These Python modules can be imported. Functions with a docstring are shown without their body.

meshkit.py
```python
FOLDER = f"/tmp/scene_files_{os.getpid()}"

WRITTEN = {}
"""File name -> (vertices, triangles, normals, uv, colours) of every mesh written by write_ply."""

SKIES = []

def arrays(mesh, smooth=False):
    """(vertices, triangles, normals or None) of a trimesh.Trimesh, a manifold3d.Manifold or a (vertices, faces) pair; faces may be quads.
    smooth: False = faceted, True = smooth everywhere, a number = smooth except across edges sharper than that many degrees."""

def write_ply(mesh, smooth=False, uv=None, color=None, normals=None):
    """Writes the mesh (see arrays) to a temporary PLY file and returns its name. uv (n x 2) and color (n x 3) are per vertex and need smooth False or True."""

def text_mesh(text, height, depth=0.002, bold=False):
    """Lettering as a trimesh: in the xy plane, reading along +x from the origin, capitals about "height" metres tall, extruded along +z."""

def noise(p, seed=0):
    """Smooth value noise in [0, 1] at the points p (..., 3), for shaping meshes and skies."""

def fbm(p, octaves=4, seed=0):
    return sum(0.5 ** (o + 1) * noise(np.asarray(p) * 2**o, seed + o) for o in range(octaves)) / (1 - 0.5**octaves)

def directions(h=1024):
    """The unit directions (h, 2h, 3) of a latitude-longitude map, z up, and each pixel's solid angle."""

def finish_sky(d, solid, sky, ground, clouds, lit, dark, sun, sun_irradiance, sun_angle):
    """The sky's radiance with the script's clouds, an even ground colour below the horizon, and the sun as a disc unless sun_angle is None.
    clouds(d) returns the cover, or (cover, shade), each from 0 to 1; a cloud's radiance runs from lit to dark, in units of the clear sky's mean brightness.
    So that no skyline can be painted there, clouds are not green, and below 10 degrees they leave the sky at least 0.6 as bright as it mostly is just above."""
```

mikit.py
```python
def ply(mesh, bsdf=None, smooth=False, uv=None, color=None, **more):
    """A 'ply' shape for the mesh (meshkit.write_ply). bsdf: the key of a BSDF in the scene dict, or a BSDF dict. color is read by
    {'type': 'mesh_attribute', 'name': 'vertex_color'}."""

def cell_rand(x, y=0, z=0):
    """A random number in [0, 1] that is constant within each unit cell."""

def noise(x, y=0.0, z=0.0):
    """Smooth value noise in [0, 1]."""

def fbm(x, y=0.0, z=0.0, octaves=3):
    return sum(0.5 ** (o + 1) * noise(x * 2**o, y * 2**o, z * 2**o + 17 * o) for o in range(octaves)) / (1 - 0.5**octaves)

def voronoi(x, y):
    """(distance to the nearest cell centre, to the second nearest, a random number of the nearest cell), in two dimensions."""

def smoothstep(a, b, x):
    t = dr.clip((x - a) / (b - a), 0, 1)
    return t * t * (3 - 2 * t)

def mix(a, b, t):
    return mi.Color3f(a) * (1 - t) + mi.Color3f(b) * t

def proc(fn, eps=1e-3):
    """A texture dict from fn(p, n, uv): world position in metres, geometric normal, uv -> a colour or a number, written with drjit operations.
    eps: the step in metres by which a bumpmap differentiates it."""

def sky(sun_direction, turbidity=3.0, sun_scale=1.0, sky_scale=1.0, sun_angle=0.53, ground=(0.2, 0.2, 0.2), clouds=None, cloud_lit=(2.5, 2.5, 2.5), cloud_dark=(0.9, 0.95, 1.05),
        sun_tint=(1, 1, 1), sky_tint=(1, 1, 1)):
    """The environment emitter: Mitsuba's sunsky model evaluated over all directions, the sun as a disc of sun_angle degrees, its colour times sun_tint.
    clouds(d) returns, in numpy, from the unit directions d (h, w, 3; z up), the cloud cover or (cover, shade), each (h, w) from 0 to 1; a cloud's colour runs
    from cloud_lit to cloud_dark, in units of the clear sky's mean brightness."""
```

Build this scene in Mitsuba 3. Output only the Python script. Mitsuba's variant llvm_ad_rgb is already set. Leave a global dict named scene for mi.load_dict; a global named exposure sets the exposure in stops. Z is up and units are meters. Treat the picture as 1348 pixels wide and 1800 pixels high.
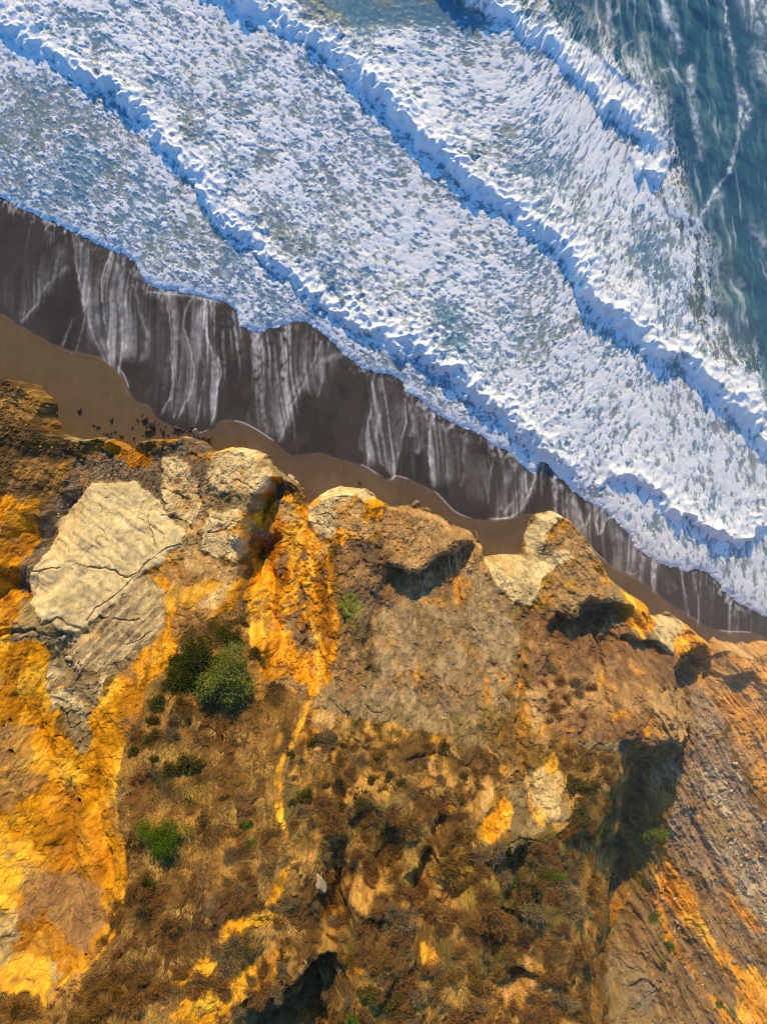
import math, random
from concurrent.futures import ThreadPoolExecutor
import numpy as np, trimesh, shapely
import mitsuba as mi, mikit, meshkit
from scipy import ndimage
from scipy.interpolate import LinearNDInterpolator
from scipy.spatial import cKDTree

T = mi.ScalarTransform4f
scene, labels = {}, {}

# ---------------------------------------------------------------- camera, light, exposure
H_CAM = 125.0                       # a drone looking straight down on the foot of the cliffs
F_PX = 1250.0                       # focal length in pixels of the 1348 x 1800 photograph
scene['camera'] = {'type': 'perspective', 'fov_axis': 'x', 'fov': 2 * math.degrees(math.atan(674 / F_PX)), 'near_clip': 1.0, 'far_clip': 6000.0,
                   'to_world': T().look_at(origin=[0, 0, H_CAM], target=[0, 0, 0], up=[0, 1, 0])}
SUN_EL, SUN_AZ = math.radians(23), math.radians(-3)          # low sun over the sea
scene['sky'] = mikit.sky([math.sin(SUN_AZ) * math.cos(SUN_EL), math.cos(SUN_AZ) * math.cos(SUN_EL), math.sin(SUN_EL)], turbidity=3,
                         sun_tint=(1.23, 1.03, 0.55), sky_tint=(0.52, 1.20, 1.78), sky_scale=1.55)
exposure = 1.64

# ---------------------------------------------------------------- helpers
RNG = np.random.default_rng(7)
LAT = RNG.uniform(-1, 1, (32, 256, 256)).astype(np.float32)
UP = 4                                                     # the lattices, smoothed by a cubic spline and sampled four times as densely
_i = np.arange(256 * UP) / UP
LAT = np.stack([ndimage.map_coordinates(a, np.array(np.meshgrid(_i, _i, indexing='ij')).reshape(2, -1), order=3, mode='grid-wrap', prefilter=False).reshape(256 * UP, -1) for a in LAT])
POOL = ThreadPoolExecutor(4)


def n2(x, y, cell, seed=0):
    """Smooth noise, about -1..1, of the plan position."""
    c = (np.array([np.ravel(y), np.ravel(x)], np.float64) / cell + 31.7 * (seed + 1)) * UP
    lat = LAT[seed % 32]
    parts = np.array_split(np.arange(c.shape[1]), 4) if c.shape[1] > 20000 else [np.arange(c.shape[1])]
    out = list(POOL.map(lambda k: ndimage.map_coordinates(lat, c[:, k[0]:k[-1] + 1], order=1, mode='grid-wrap', prefilter=False), parts)) if len(parts) > 1 else [ndimage.map_coordinates(lat, c, order=1, mode='grid-wrap', prefilter=False)]
    return np.clip(np.concatenate(out).reshape(np.shape(x)) * 2.2, -1.4, 1.4)


def fb(x, y, cell, octaves=4, seed=0, gain=0.5):
    return sum(gain ** o * n2(x, y, cell / 2 ** o, seed + 3 * o) for o in range(octaves)) / sum(gain ** o for o in range(octaves)) * 1.4


def ridged(x, y, cell, octaves=4, seed=0, gain=0.55):
    return sum(gain ** o * (1 - 2 * np.abs(n2(x, y, cell / 2 ** o, seed + 3 * o))) for o in range(octaves)) / sum(gain ** o for o in range(octaves))


def sstep(a, b, x):
    t = np.clip((x - a) / (b - a), 0, 1)
    return t * t * (3 - 2 * t)


def lerp(a, b, t):
    return a + (b - a) * t


def at(u, v, z):
    """The point at height z that stands at pixel (u, v) of the photograph."""
    k = (H_CAM - np.asarray(z, float)) / F_PX
    return (np.asarray(u, float) - 674) * k, (900 - np.asarray(v, float)) * k


def flat(px, z=0.7):
    p = np.asarray(px, float)
    return np.stack(at(p[:, 0], p[:, 1], z), 1)


def dense(p, step=0.1):
    p = np.asarray(p, float)
    d = np.r_[0, np.cumsum(np.linalg.norm(np.diff(p, axis=0), axis=1))]
    s = np.arange(0, d[-1], step)
    return np.stack([np.interp(s, d, p[:, 0]), np.interp(s, d, p[:, 1])], 1), d[-1]


def curved(p, step=0.1):
    """The polyline with its corners eased (Catmull-Rom), densely sampled."""
    p = np.asarray(p, float)
    q = np.vstack([2 * p[0] - p[1], p, 2 * p[-1] - p[-2]])
    t = np.linspace(0, 1, 24, endpoint=False)[:, None]
    out = [0.5 * (2 * b + (c - a) * t + (2 * a - 5 * b + 4 * c - d) * t ** 2 + (3 * b - a - 3 * c + d) * t ** 3) for a, b, c, d in zip(q, q[1:], q[2:], q[3:])]
    return dense(np.vstack(out + [p[-1:]]), step)


def line_dist(pts, x, y, reach=1e9):
    """Distance to a dense line, position along it (0..1) and the side (+1 = left of its direction)."""
    tree = cKDTree(pts)
    d, i = tree.query(np.stack([np.ravel(x), np.ravel(y)], 1), distance_upper_bound=reach, workers=-1)
    far = i >= len(pts)
    i = np.where(far, 0, i)
    tan = np.gradient(pts, axis=0)
    k = max(1, int(0.6 / max(np.linalg.norm(pts[1] - pts[0]), 1e-6)))
    tan = ndimage.uniform_filter1d(tan, 2 * k + 1, axis=0, mode='nearest')
    r = np.stack([np.ravel(x), np.ravel(y)], 1) - pts[i]
    side = np.sign(tan[i, 0] * r[:, 1] - tan[i, 1] * r[:, 0])
    sh = np.shape(x)
    return np.where(far, reach, d).reshape(sh), (i / max(len(pts) - 1, 1)).reshape(sh), side.reshape(sh)


def worley(x, y, cell, seed=0, jitter=0.9):
    r = np.random.default_rng(100 + seed)
    x0, x1, y0, y1 = x.min() / cell - 2, x.max() / cell + 2, y.min() / cell - 2, y.max() / cell + 2
    gx, gy = np.meshgrid(np.arange(math.floor(x0), math.ceil(x1)), np.arange(math.floor(y0), math.ceil(y1)))
    p = np.stack([gx.ravel(), gy.ravel()], 1) + r.uniform(-jitter / 2, jitter / 2, (gx.size, 2))
    d, i = cKDTree(p).query(np.stack([np.ravel(x), np.ravel(y)], 1) / cell, k=2, workers=-1)
    return d[:, 0].reshape(x.shape), d[:, 1].reshape(x.shape), r.uniform(0, 1, len(p))[i[:, 0]].reshape(x.shape)


def grid_mesh(X, Y, Z, keep):
    """Triangles of the cells of a grid whose mask is set; returns (vertices, faces, the grid index of each vertex)."""
    ny, nx = X.shape
    idx = np.arange(nx * ny).reshape(ny, nx)
    c = keep[:-1, :-1]
    a, b, cc, d = idx[:-1, :-1][c], idx[:-1, 1:][c], idx[1:, 1:][c], idx[1:, :-1][c]
    f = np.vstack([np.stack([a, b, cc], 1), np.stack([a, cc, d], 1)])
    used, inv = np.unique(f, return_inverse=True)
    v = np.stack([X.ravel()[used], Y.ravel()[used], Z.ravel()[used]], 1)
    return v, inv.reshape(-1, 3), used


def add(key, mesh, bsdf, label=None, category=None, group=None, kind=None, normals=None, **kw):
    base, k = key, 0
    while key in scene:
        k += 1
        key = f'{base}_{k:03d}'
    scene[key] = mikit.ply(mesh, bsdf, **kw) if not isinstance(mesh, dict) else mesh
    e = {n: v for n, v in (('label', label), ('category', category), ('group', group), ('kind', kind)) if v}
    if e:
        labels[key] = e
    return key


def uneven(c, n=0):
    return np.asarray(c, float)


# ---------------------------------------------------------------- materials
VC = {'type': 'mesh_attribute', 'name': 'vertex_color'}
scene['mat_earth'] = {'type': 'twosided', 'bsdf': {'type': 'principled', 'base_color': VC, 'roughness': 0.95, 'specular': 0.04}}
scene['mat_damp_sand'] = {'type': 'principled', 'base_color': VC, 'roughness': 0.9, 'specular': 0.1}
scene['mat_wet_sand'] = {'type': 'principled', 'base_color': VC, 'roughness': 0.4, 'specular': 0.25}
scene['mat_sea'] = {'type': 'blendbsdf', 'weight': mikit.proc(lambda p, n, uv: uv.x),
                    'bsdf_0': {'type': 'principled', 'base_color': VC, 'roughness': 0.32, 'specular': 0.05},
                    'bsdf_1': {'type': 'diffuse', 'reflectance': VC}}

# ---------------------------------------------------------------- shore lines (pixels of the photograph -> metres)
EDGE_PX = [(-260, 200), (-120, 290), (0, 347), (60, 377), (105, 395), (150, 418), (185, 437), (232, 458), (262, 500), (330, 516), (385, 527), (412, 545), (428, 575), (462, 582), (500, 571), (535, 566), (575, 596),
           (612, 628), (640, 650), (690, 662), (722, 692), (780, 735), (840, 760), (868, 782), (905, 802), (938, 836), (952, 812), (985, 842), (1012, 870), (1060, 897), (1092, 925), (1120, 965), (1150, 985),
           (1200, 1003), (1248, 1010), (1290, 1058), (1348, 1085), (1460, 1150), (1700, 1300)]
edge_line, _ = curved(flat(EDGE_PX, 0))
sea_poly = shapely.Polygon(np.vstack([edge_line, [[400, -60], [400, 400], [-400, 400], [-400, 90]]]))
shapely.prepare(sea_poly)
WET_PX = [(-300, 400), (-100, 505), (0, 550), (40, 575), (110, 612), (150, 622), (185, 632), (214, 655), (236, 702), (262, 713), (282, 738), (330, 762), (372, 755), (392, 740), (430, 745), (480, 775), (512, 800), (560, 796), (600, 808),
          (640, 820), (680, 843), (702, 838), (760, 862), (800, 900), (840, 914), (885, 912), (935, 905), (1010, 935), (1065, 987), (1130, 1020), (1180, 1062), (1260, 1108), (1348, 1122), (1460, 1200), (1700, 1400)]
wet_line, _ = curved(flat(WET_PX, 1.2))
FOOT_PX = [(-300, 560), (-120, 610), (0, 642), (40, 654), (82, 682), (104, 708), (103, 735), (120, 757), (150, 770), (190, 767), (215, 776), (235, 784), (255, 772), (290, 772), (330, 766), (362, 775), (380, 790), (412, 783), (450, 790),
           (475, 800), (482, 817), (500, 832), (528, 850), (545, 882), (560, 866), (600, 854), (640, 860), (670, 881), (700, 888), (732, 891), (762, 901), (800, 924), (830, 932), (850, 964), (852, 978), (880, 975),
           (912, 976), (924, 940), (940, 906), (970, 898), (1000, 914), (1030, 948), (1050, 978), (1066, 1010), (1100, 1038), (1134, 1064), (1146, 1085), (1180, 1082), (1210, 1100), (1238, 1125), (1243, 1142),
           (1262, 1127), (1290, 1135), (1330, 1131), (1348, 1130), (1460, 1160), (1700, 1230)]
foot_line, _ = dense(flat(FOOT_PX, 2.0))
land_poly = shapely.Polygon(np.vstack([foot_line, [[400, -400], [-400, -400]]]))
shapely.prepare(land_poly)


def shore_s(x, y):
    """Metres seaward (+) or landward (-) of the edge of the sea."""
    d, _, _ = line_dist(edge_line, x, y)
    return np.where(shapely.contains_xy(sea_poly, x, y), d, -d)


def sand_z(x, y, s=None):
    s = shore_s(x, y) if s is None else s
    return np.where(s < 0, -0.07 * s, -0.25 * s)


# ---------------------------------------------------------------- the cliffs: heights at pixels of the photograph
ZS = 0.86
CTRL = [(0, 655, 9), (40, 668, 9), (85, 695, 8), (98, 730, 6.5), (0, 720, 12), (60, 740, 11), (110, 780, 7), (0, 800, 15), (80, 820, 12), (150, 800, 5), (200, 800, 4.5), (250, 800, 4.5), (0, 900, 19), (60, 900, 16),
        (110, 860, 10), (0, 1000, 23), (35, 1000, 21), (0, 1100, 27), (40, 1098, 27), (68, 1098, 26), (-150, 640, 10), (-150, 800, 16), (-150, 1100, 27), (0, 1145, 27.6), (40, 1138, 27.6), (75, 1122, 26.6),
        (0, 1200, 29.2), (60, 1150, 27.6), (100, 1200, 27.6), (0, 1350, 33), (100, 1350, 32), (160, 1330, 31), (0, 1500, 37), (100, 1500, 36), (200, 1480, 37.5), (0, 1650, 42), (100, 1650, 41), (200, 1600, 42), (60, 1740, 45),
        (0, 1730, 45), (215, 1340, 32.5), (218, 1420, 36), (222, 1500, 39), (228, 1600, 43.5), (150, 1705, 46), (80, 1765, 47.5), (-150, 1350, 31), (-150, 1600, 41), (-150, 1800, 48),
        (170, 850, 9.5), (240, 850, 9.5), (60, 1060, 20), (145, 1105, 22), (318, 945, 16), (250, 1003, 18.5), (120, 895, 8), (85, 950, 12), (52, 1030, 17.5), (150, 838, 6.5), (270, 850, 7.5), (150, 980, 16.4),
        (200, 1080, 22.5), (280, 1100, 23.5), (230, 1150, 25.5), (120, 1160, 24.5), (295, 1020, 19.5), (120, 1240, 28), (230, 1230, 29), (170, 1290, 30), (320, 1060, 22.5), (300, 1150, 26.5), (250, 1200, 28.5),
        (310, 830, 9.5), (330, 860, 10.5), (291, 805, 5), (380, 800, 8.5), (430, 792, 9), (465, 803, 9), (470, 845, 12), (400, 850, 11.5), (375, 872, 11), (360, 925, 14), (440, 910, 14.5), (440, 955, 16), (400, 975, 16.5),
        (370, 960, 15.5), (345, 900, 11.5), (330, 960, 16), (380, 1040, 20), (418, 1050, 20), (415, 990, 17), (390, 1100, 23), (350, 1180, 27), (450, 1180, 25), (300, 1220, 29.5), (400, 1280, 31), (300, 1400, 36), (400, 1400, 36),
        (480, 1350, 34), (250, 1500, 40), (400, 1500, 40), (480, 1470, 38.5), (300, 1600, 44), (420, 1600, 43.5), (350, 1700, 46), (200, 1720, 47.5), (430, 1720, 46), (300, 1800, 49), (100, 1800, 49), (430, 1800, 48),
        (0, 1800, 48.5), (490, 850, 4), (480, 900, 7), (452, 960, 10), (455, 1020, 13), (480, 1100, 17), (500, 1160, 20.5), (530, 1220, 25), (520, 920, 9), (540, 1000, 13), (560, 1080, 17), (570, 1150, 21),
        (555, 878, 8), (600, 863, 8.5), (650, 870, 9), (662, 900, 10), (650, 935, 12), (600, 940, 12.5), (560, 930, 11), (590, 1000, 15.5), (640, 1000, 15), (620, 1060, 18.5), (650, 1100, 20), (680, 895, 7), (740, 900, 8),
        (800, 932, 10), (840, 962, 10.5), (690, 975, 13), (730, 985, 14), (770, 968, 13.5), (812, 948, 12), (700, 1040, 13), (740, 1050, 13.5), (790, 1025, 12), (846, 990, 8.5), (680, 1080, 16), (760, 1085, 16),
        (860, 1045, 13), (900, 1085, 15.5), (700, 1200, 24), (800, 1180, 22.5), (880, 1160, 21), (640, 1160, 23), (640, 1250, 28), (760, 1280, 29), (880, 1260, 27.5), (860, 984, 7), (900, 982, 8), (930, 935, 6),
        (960, 904, 6), (990, 920, 7), (1028, 960, 9), (1048, 1000, 10), (950, 960, 9), (990, 990, 11.5), (930, 1040, 14), (1000, 1050, 15), (1050, 1045, 15), (1090, 1040, 10), (1120, 1060, 9.5), (1135, 1080, 8),
        (1110, 1105, 12), (1140, 1118, 12), (1080, 1125, 13), (1040, 1100, 13.5), (1160, 1095, 6), (1200, 1103, 7), (1228, 1124, 8), (1185, 1145, 12), (1182, 1172, 13.5), (1247, 1155, 2.5), (1218, 1190, 8), (1200, 1200, 10),
        (950, 1100, 17.5), (1000, 1150, 19), (1080, 1185, 18.5), (1150, 1185, 17), (1175, 1200, 17.5), (950, 1200, 23.5), (1050, 1250, 26), (1130, 1250, 25.5), (1185, 1270, 25), (1192, 1295, 26), (980, 1290, 28.5),
        (1100, 1303, 29.5), (1060, 1300, 29), (1150, 1306, 28.5), (1108, 1313, 28.8), (1122, 1326, 28.0), (1136, 1312, 28), (1152, 1318, 27.6), (1166, 1330, 25.5), (1178, 1312, 26), (1192, 1302, 25.6), (1200, 1312, 19), (1112, 1340, 15), (1150, 1345, 16.5), (1203, 1328, 14), (1130, 1400, 19.5), (1180, 1420, 18.5), (1122, 1440, 20), (920, 1350, 32), (980, 1350, 31.5), (850, 1400, 35),
        (920, 1440, 36.5), (960, 1450, 36.5), (830, 1470, 38), (1020, 1380, 32.5), (1000, 1440, 35.5), (1040, 1455, 34), (1075, 1380, 30.5), (1068, 1392, 29), (1092, 1400, 16), (1045, 1450, 33), (1075, 1470, 13.5), (1085, 1500, 14), (1072, 1600, 16), (1062, 1680, 20), (1032, 1500, 34), (1030, 1590, 37), (1035, 1680, 40), (1040, 1800, 44), (1065, 1800, 28),
        (1125, 1500, 19), (1118, 1600, 20.5), (1260, 1140, 5), (1300, 1150, 7), (1290, 1188, 9), (1330, 1140, 5.5), (1348, 1150, 6.5), (1270, 1215, 9.5), (1310, 1220, 9), (1340, 1220, 10.5), (1220, 1250, 11),
        (1280, 1280, 11.5), (1340, 1280, 12), (1220, 1350, 13.5), (1300, 1400, 15.5), (1340, 1400, 15.5), (1220, 1450, 16), (1300, 1500, 18.5), (1340, 1500, 18.5), (1150, 1500, 19.8), (1200, 1550, 19.5), (1300, 1600, 21),
        (1150, 1600, 20), (1120, 1700, 24), (1200, 1700, 23), (1300, 1700, 24.5), (1340, 1700, 24.5), (1110, 1800, 28), (1200, 1800, 27.5), (1340, 1800, 28.5), (1500, 1150, 6), (1500, 1400, 15), (1500, 1800, 28),
        (560, 1300, 30.5), (520, 1330, 32), (600, 1400, 34.5), (700, 1400, 35.5), (780, 1380, 34.5), (560, 1480, 38), (620, 1500, 38), (585, 1470, 37), (594, 1492, 30), (600, 1560, 31.5), (578, 1640, 33.5), (565, 1720, 36), (562, 1800, 38), (560, 1560, 40), (640, 1560, 40.5), (540, 1640, 42.5), (615, 1680, 43.5), (610, 1780, 46.5), (518, 1780, 47), (520, 1530, 41), (590, 1700, 44),  (620, 1600, 42.5),
        (700, 1500, 39.5), (700, 1600, 43), (760, 1500, 38.5), (800, 1600, 42.5), (740, 1700, 45.5), (650, 1700, 45.5), (680, 1800, 48), (850, 1550, 40.5), (900, 1600, 42), (960, 1560, 40), (1000, 1650, 42), (900, 1700, 45.5),
        (1000, 1720, 45), (850, 1800, 48.5), (1000, 1800, 47.5), (530, 1700, 45.5), (500, 1800, 48), (0, 2000, 51), (300, 2000, 52), (674, 2000, 51), (1000, 2000, 50), (1340, 2000, 34), (-200, 2000, 50), (1600, 2000, 33)]
CTRL = np.array(CTRL, float)
CTRL[:, 2] *= ZS
cx, cy = at(CTRL[:, 0], CTRL[:, 1], CTRL[:, 2])
far_pts = [(-300, -30, 26), (-300, 40, 6), (-300, -400, 70), (0, -400, 75), (300, -400, 75), (300, -30, 10), (300, -60, 30), (-90, -90, 46), (0, -100, 48), (90, -100, 44)]
fl = foot_line[::12]
P = np.vstack([np.stack([cx, cy, CTRL[:, 2]], 1), np.array(far_pts, float), np.c_[fl, np.full(len(fl), 5.5)]])
interp = LinearNDInterpolator(P[:, :2], P[:, 2], fill_value=0.0)

# scarps: a break of slope with lower ground on one side (pixels, drop in metres, reach in metres, side of the line that is lower)
SCARPS = [([(600, 1445, 31), (650, 1422, 31), (700, 1440, 32), (745, 1485, 33)], 3.5, 4.0, -1), ([(695, 1540, 34), (760, 1502, 33), (800, 1522, 34), (835, 1570, 35)], 3.5, 4.0, -1),
          ([(635, 1630, 37), (700, 1592, 36), (760, 1620, 37), (805, 1670, 38)], 4.0, 4.0, -1), ([(825, 1640, 37), (880, 1602, 36), (940, 1620, 36), (985, 1665, 37)], 4.0, 4.0, -1),
          ([(850, 1500, 32), (900, 1472, 31), (960, 1490, 32), (1005, 1540, 33)], 3.2, 4.0, -1), ([(640, 1740, 39), (720, 1702, 39), (800, 1735, 40)], 3.5, 4.0, -1), ([(850, 1740, 40), (930, 1712, 39), (1010, 1745, 40)], 3.5, 4.0, -1),
          ([(560, 1310, 26), (610, 1290, 26), (660, 1320, 27)], 1.8, 3.0, -1), ([(700, 1345, 28), (760, 1322, 27), (830, 1350, 28)], 2.0, 3.0, -1),
          ([(474, 830, 10), (468, 862, 10), (448, 890, 11), (433, 925, 12), (445, 960, 13), (428, 1000, 14.5), (424, 1050, 17)], 3.5, 4.0, 1),
          ([(668, 878, 8), (668, 915, 9), (664, 960, 11)], 1.5, 2.0, 1),
          ([(676, 985, 11), (715, 1003, 12), (745, 992, 11.5), (770, 970, 11.5), (800, 956, 10), (835, 952, 9), (851, 968, 7)], 3.6, 5.0, -1),
          ([(975, 1062, 13), (1010, 1076, 13), (1040, 1060, 13), (1085, 1056, 10), (1106, 1066, 9.5), (1114, 1095, 10)], 5.0, 7.0, -1),
          ([(1100, 1112, 10.5), (1130, 1123, 10.5), (1160, 1128, 10.5), (1178, 1150, 10.5)], 3.5, 4.0, -1),
          ([(1178, 1188, 11), (1192, 1163, 10), (1213, 1143, 8.5), (1240, 1125, 6.5)], 5.0, 5.0, -1),
          ([(1080, 1312, 25), (1110, 1308, 25), (1150, 1312, 24.5), (1180, 1308, 23), (1199, 1298, 22)], 1.5, 4.0, -1),
          ([(1192, 1185, 14), (1206, 1240, 19), (1200, 1290, 22)], 3.0, 3.5, 1),
          ([(1258, 1186, 8), (1290, 1196, 8), (1335, 1190, 8)], 2.6, 3.0, -1),
          ([(1100, 1045, 9), (1125, 1058, 8.5), (1138, 1075, 7.5), (1136, 1110, 10)], 2.0, 2.0, 1)]
GROOVES = [([(-60, 1140, 22), (0, 1128, 22), (40, 1119, 22), (78, 1106, 21)], 0.9, 0.35),
           ([(917, 1075, 13.5), (921, 1150, 17), (917, 1250, 23), (921, 1320, 26.5), (922, 1380, 29), (928, 1455, 31.5)], 1.6, 0.55),
            ([(655, 1075, 14), (652, 1130, 18), (640, 1200, 22)], 1.0, 0.4),
           ([(700, 1440, 31), (690, 1510, 34), (660, 1590, 37)], 2.6, 1.3), ([(790, 1400, 30), (770, 1480, 33), (745, 1560, 35), (735, 1640, 38)], 2.8, 1.3),
           ([(850, 1490, 32), (800, 1560, 35), (780, 1650, 38), (770, 1760, 41)], 3.0, 1.4), ([(930, 1470, 32), (905, 1560, 34), (880, 1660, 38), (870, 1780, 41)], 2.2, 1.2),
           ([(480, 900, 6), (466, 1000, 10), (476, 1080, 14), (500, 1150, 17)], 1.6, 1.0), ([(530, 960, 9), (525, 1050, 13), (540, 1130, 17), (545, 1200, 20)], 0.9, 0.5),
           ([(575, 980, 12), (572, 1060, 15), (585, 1140, 18)], 0.8, 0.5), ([(40, 1180, 21), (70, 1300, 25), (110, 1420, 29), (130, 1560, 34), (120, 1680, 37)], 1.8, 1.6),
           ([(160, 1340, 26), (180, 1440, 30), (185, 1560, 34)], 1.3, 1.0), ([(1215, 1190, 8), (1222, 1250, 11), (1210, 1330, 14), (1218, 1400, 17), (1235, 1450, 19)], 1.2, 0.7),
           ([(1160, 1460, 22), (1200, 1560, 25), (1250, 1680, 30), (1290, 1800, 35)], 1.3, 0.9), ([(1130, 1560, 26), (1165, 1680, 31), (1210, 1800, 35)], 1.0, 0.7),
           ([(1230, 1440, 18), (1290, 1560, 24), (1348, 1680, 30)], 1.2, 0.8), ([(1080, 1180, 15), (1110, 1230, 19), (1150, 1300, 23)], 0.9, 0.6),
           ([(850, 1260, 23), (862, 1330, 26), (840, 1420, 30)], 1.0, 0.7), ([(760, 1180, 18), (775, 1270, 23), (790, 1350, 27)], 0.8, 0.6)]
# cracks that split the pale rocks (pixels, height, depth, half width)
CRACKS = [([(82, 1003), (115, 996), (150, 990), (175, 996), (215, 999), (222, 1006), (240, 1010)], 14.5, 0.75, 0.17), ([(240, 1010), (252, 1003), (275, 978), (298, 962), (320, 955)], 15.5, 0.6, 0.16),
          ([(277, 884), (268, 890), (266, 912), (276, 934), (288, 962)], 11.5, 0.5, 0.13), ([(170, 885), (180, 925), (200, 960), (215, 992)], 13, 0.22, 0.08), ([(114, 915), (120, 945), (140, 975)], 13, 0.2, 0.08),
          ([(250, 884), (250, 912), (284, 930), (299, 945)], 12, 0.3, 0.09), ([(82, 1003), (80, 1040), (85, 1068)], 16, 0.35, 0.12), ([(250, 1003), (215, 1040), (180, 1068), (168, 1085)], 17.5, 0.5, 0.13),
          ([(180, 1086), (215, 1087), (252, 1086)], 19.5, 0.45, 0.12), ([(233, 1130), (255, 1118), (275, 1108)], 20.5, 0.4, 0.12), ([(95, 1090), (120, 1082), (150, 1100), (165, 1120)], 19.5, 0.5, 0.2),
          ([(372, 938), (400, 930), (412, 922)], 12.3, 0.5, 0.14), ([(375, 908), (395, 914), (430, 920), (445, 925)], 12, 0.4, 0.12), ([(350, 968), (385, 940)], 13, 0.35, 0.12), ([(548, 905), (575, 902), (590, 910)], 8.5, 0.4, 0.12),
          ([(560, 880), (580, 872), (600, 868)], 7.5, 0.4, 0.12), ([(545, 915), (570, 922), (588, 935)], 9, 0.35, 0.12), ([(290, 905), (325, 912), (345, 930)], 11, 0.5, 0.2), ([(285, 860), (310, 866), (340, 885)], 9, 0.5, 0.2),
          ([(390, 850), (420, 846), (455, 862)], 10, 0.4, 0.15), ([(385, 812), (400, 820), (420, 818), (440, 830)], 8, 0.3, 0.12), ([(120, 1240), (140, 1268), (155, 1262)], 24.5, 0.6, 0.2), ([(110, 1285), (130, 1290), (150, 1310)], 26, 0.5, 0.2)]


# deep cuts whose head walls throw them into shade (pixels, depth, softness of the sides in metres)
PITS = [([(985, 1072, 12), (1045, 1075, 12), (1105, 1066, 10), (1114, 1130, 10), (1062, 1146, 12), (1040, 1112, 12)], 2.2, 1.0),
        ([(1186, 1190, 10), (1215, 1155, 8), (1245, 1148, 4), (1238, 1205, 8), (1200, 1220, 10)], 3.0, 0.8),
        ([(400, 1790, 42), (445, 1765, 41), (540, 1735, 40), (575, 1900, 44), (400, 1900, 45)], 5.0, 0.8),
        ([(420, 970, 13), (447, 935, 11), (462, 975, 10), (448, 1030, 13), (428, 1040, 15)], 2.0, 0.5),
        ([(470, 850, 9), (490, 820, 6), (492, 880, 6), (462, 920, 9), (448, 900, 10)], 2.0, 0.5)]


def world_line(px):
    p = np.asarray(px, float)
    return np.stack(at(p[:, 0], p[:, 1], p[:, 2]), 1)


# base relief on a coarse lattice, then shaped
CX0, CX1, CY0, CY1, CH = -110.0, 110.0, -110.0, 40.0, 0.4
gx, gy = np.meshgrid(np.arange(CX0, CX1, CH), np.arange(CY0, CY1, CH))
coarse = ndimage.gaussian_filter(interp(gx, gy), 1.6)


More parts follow.
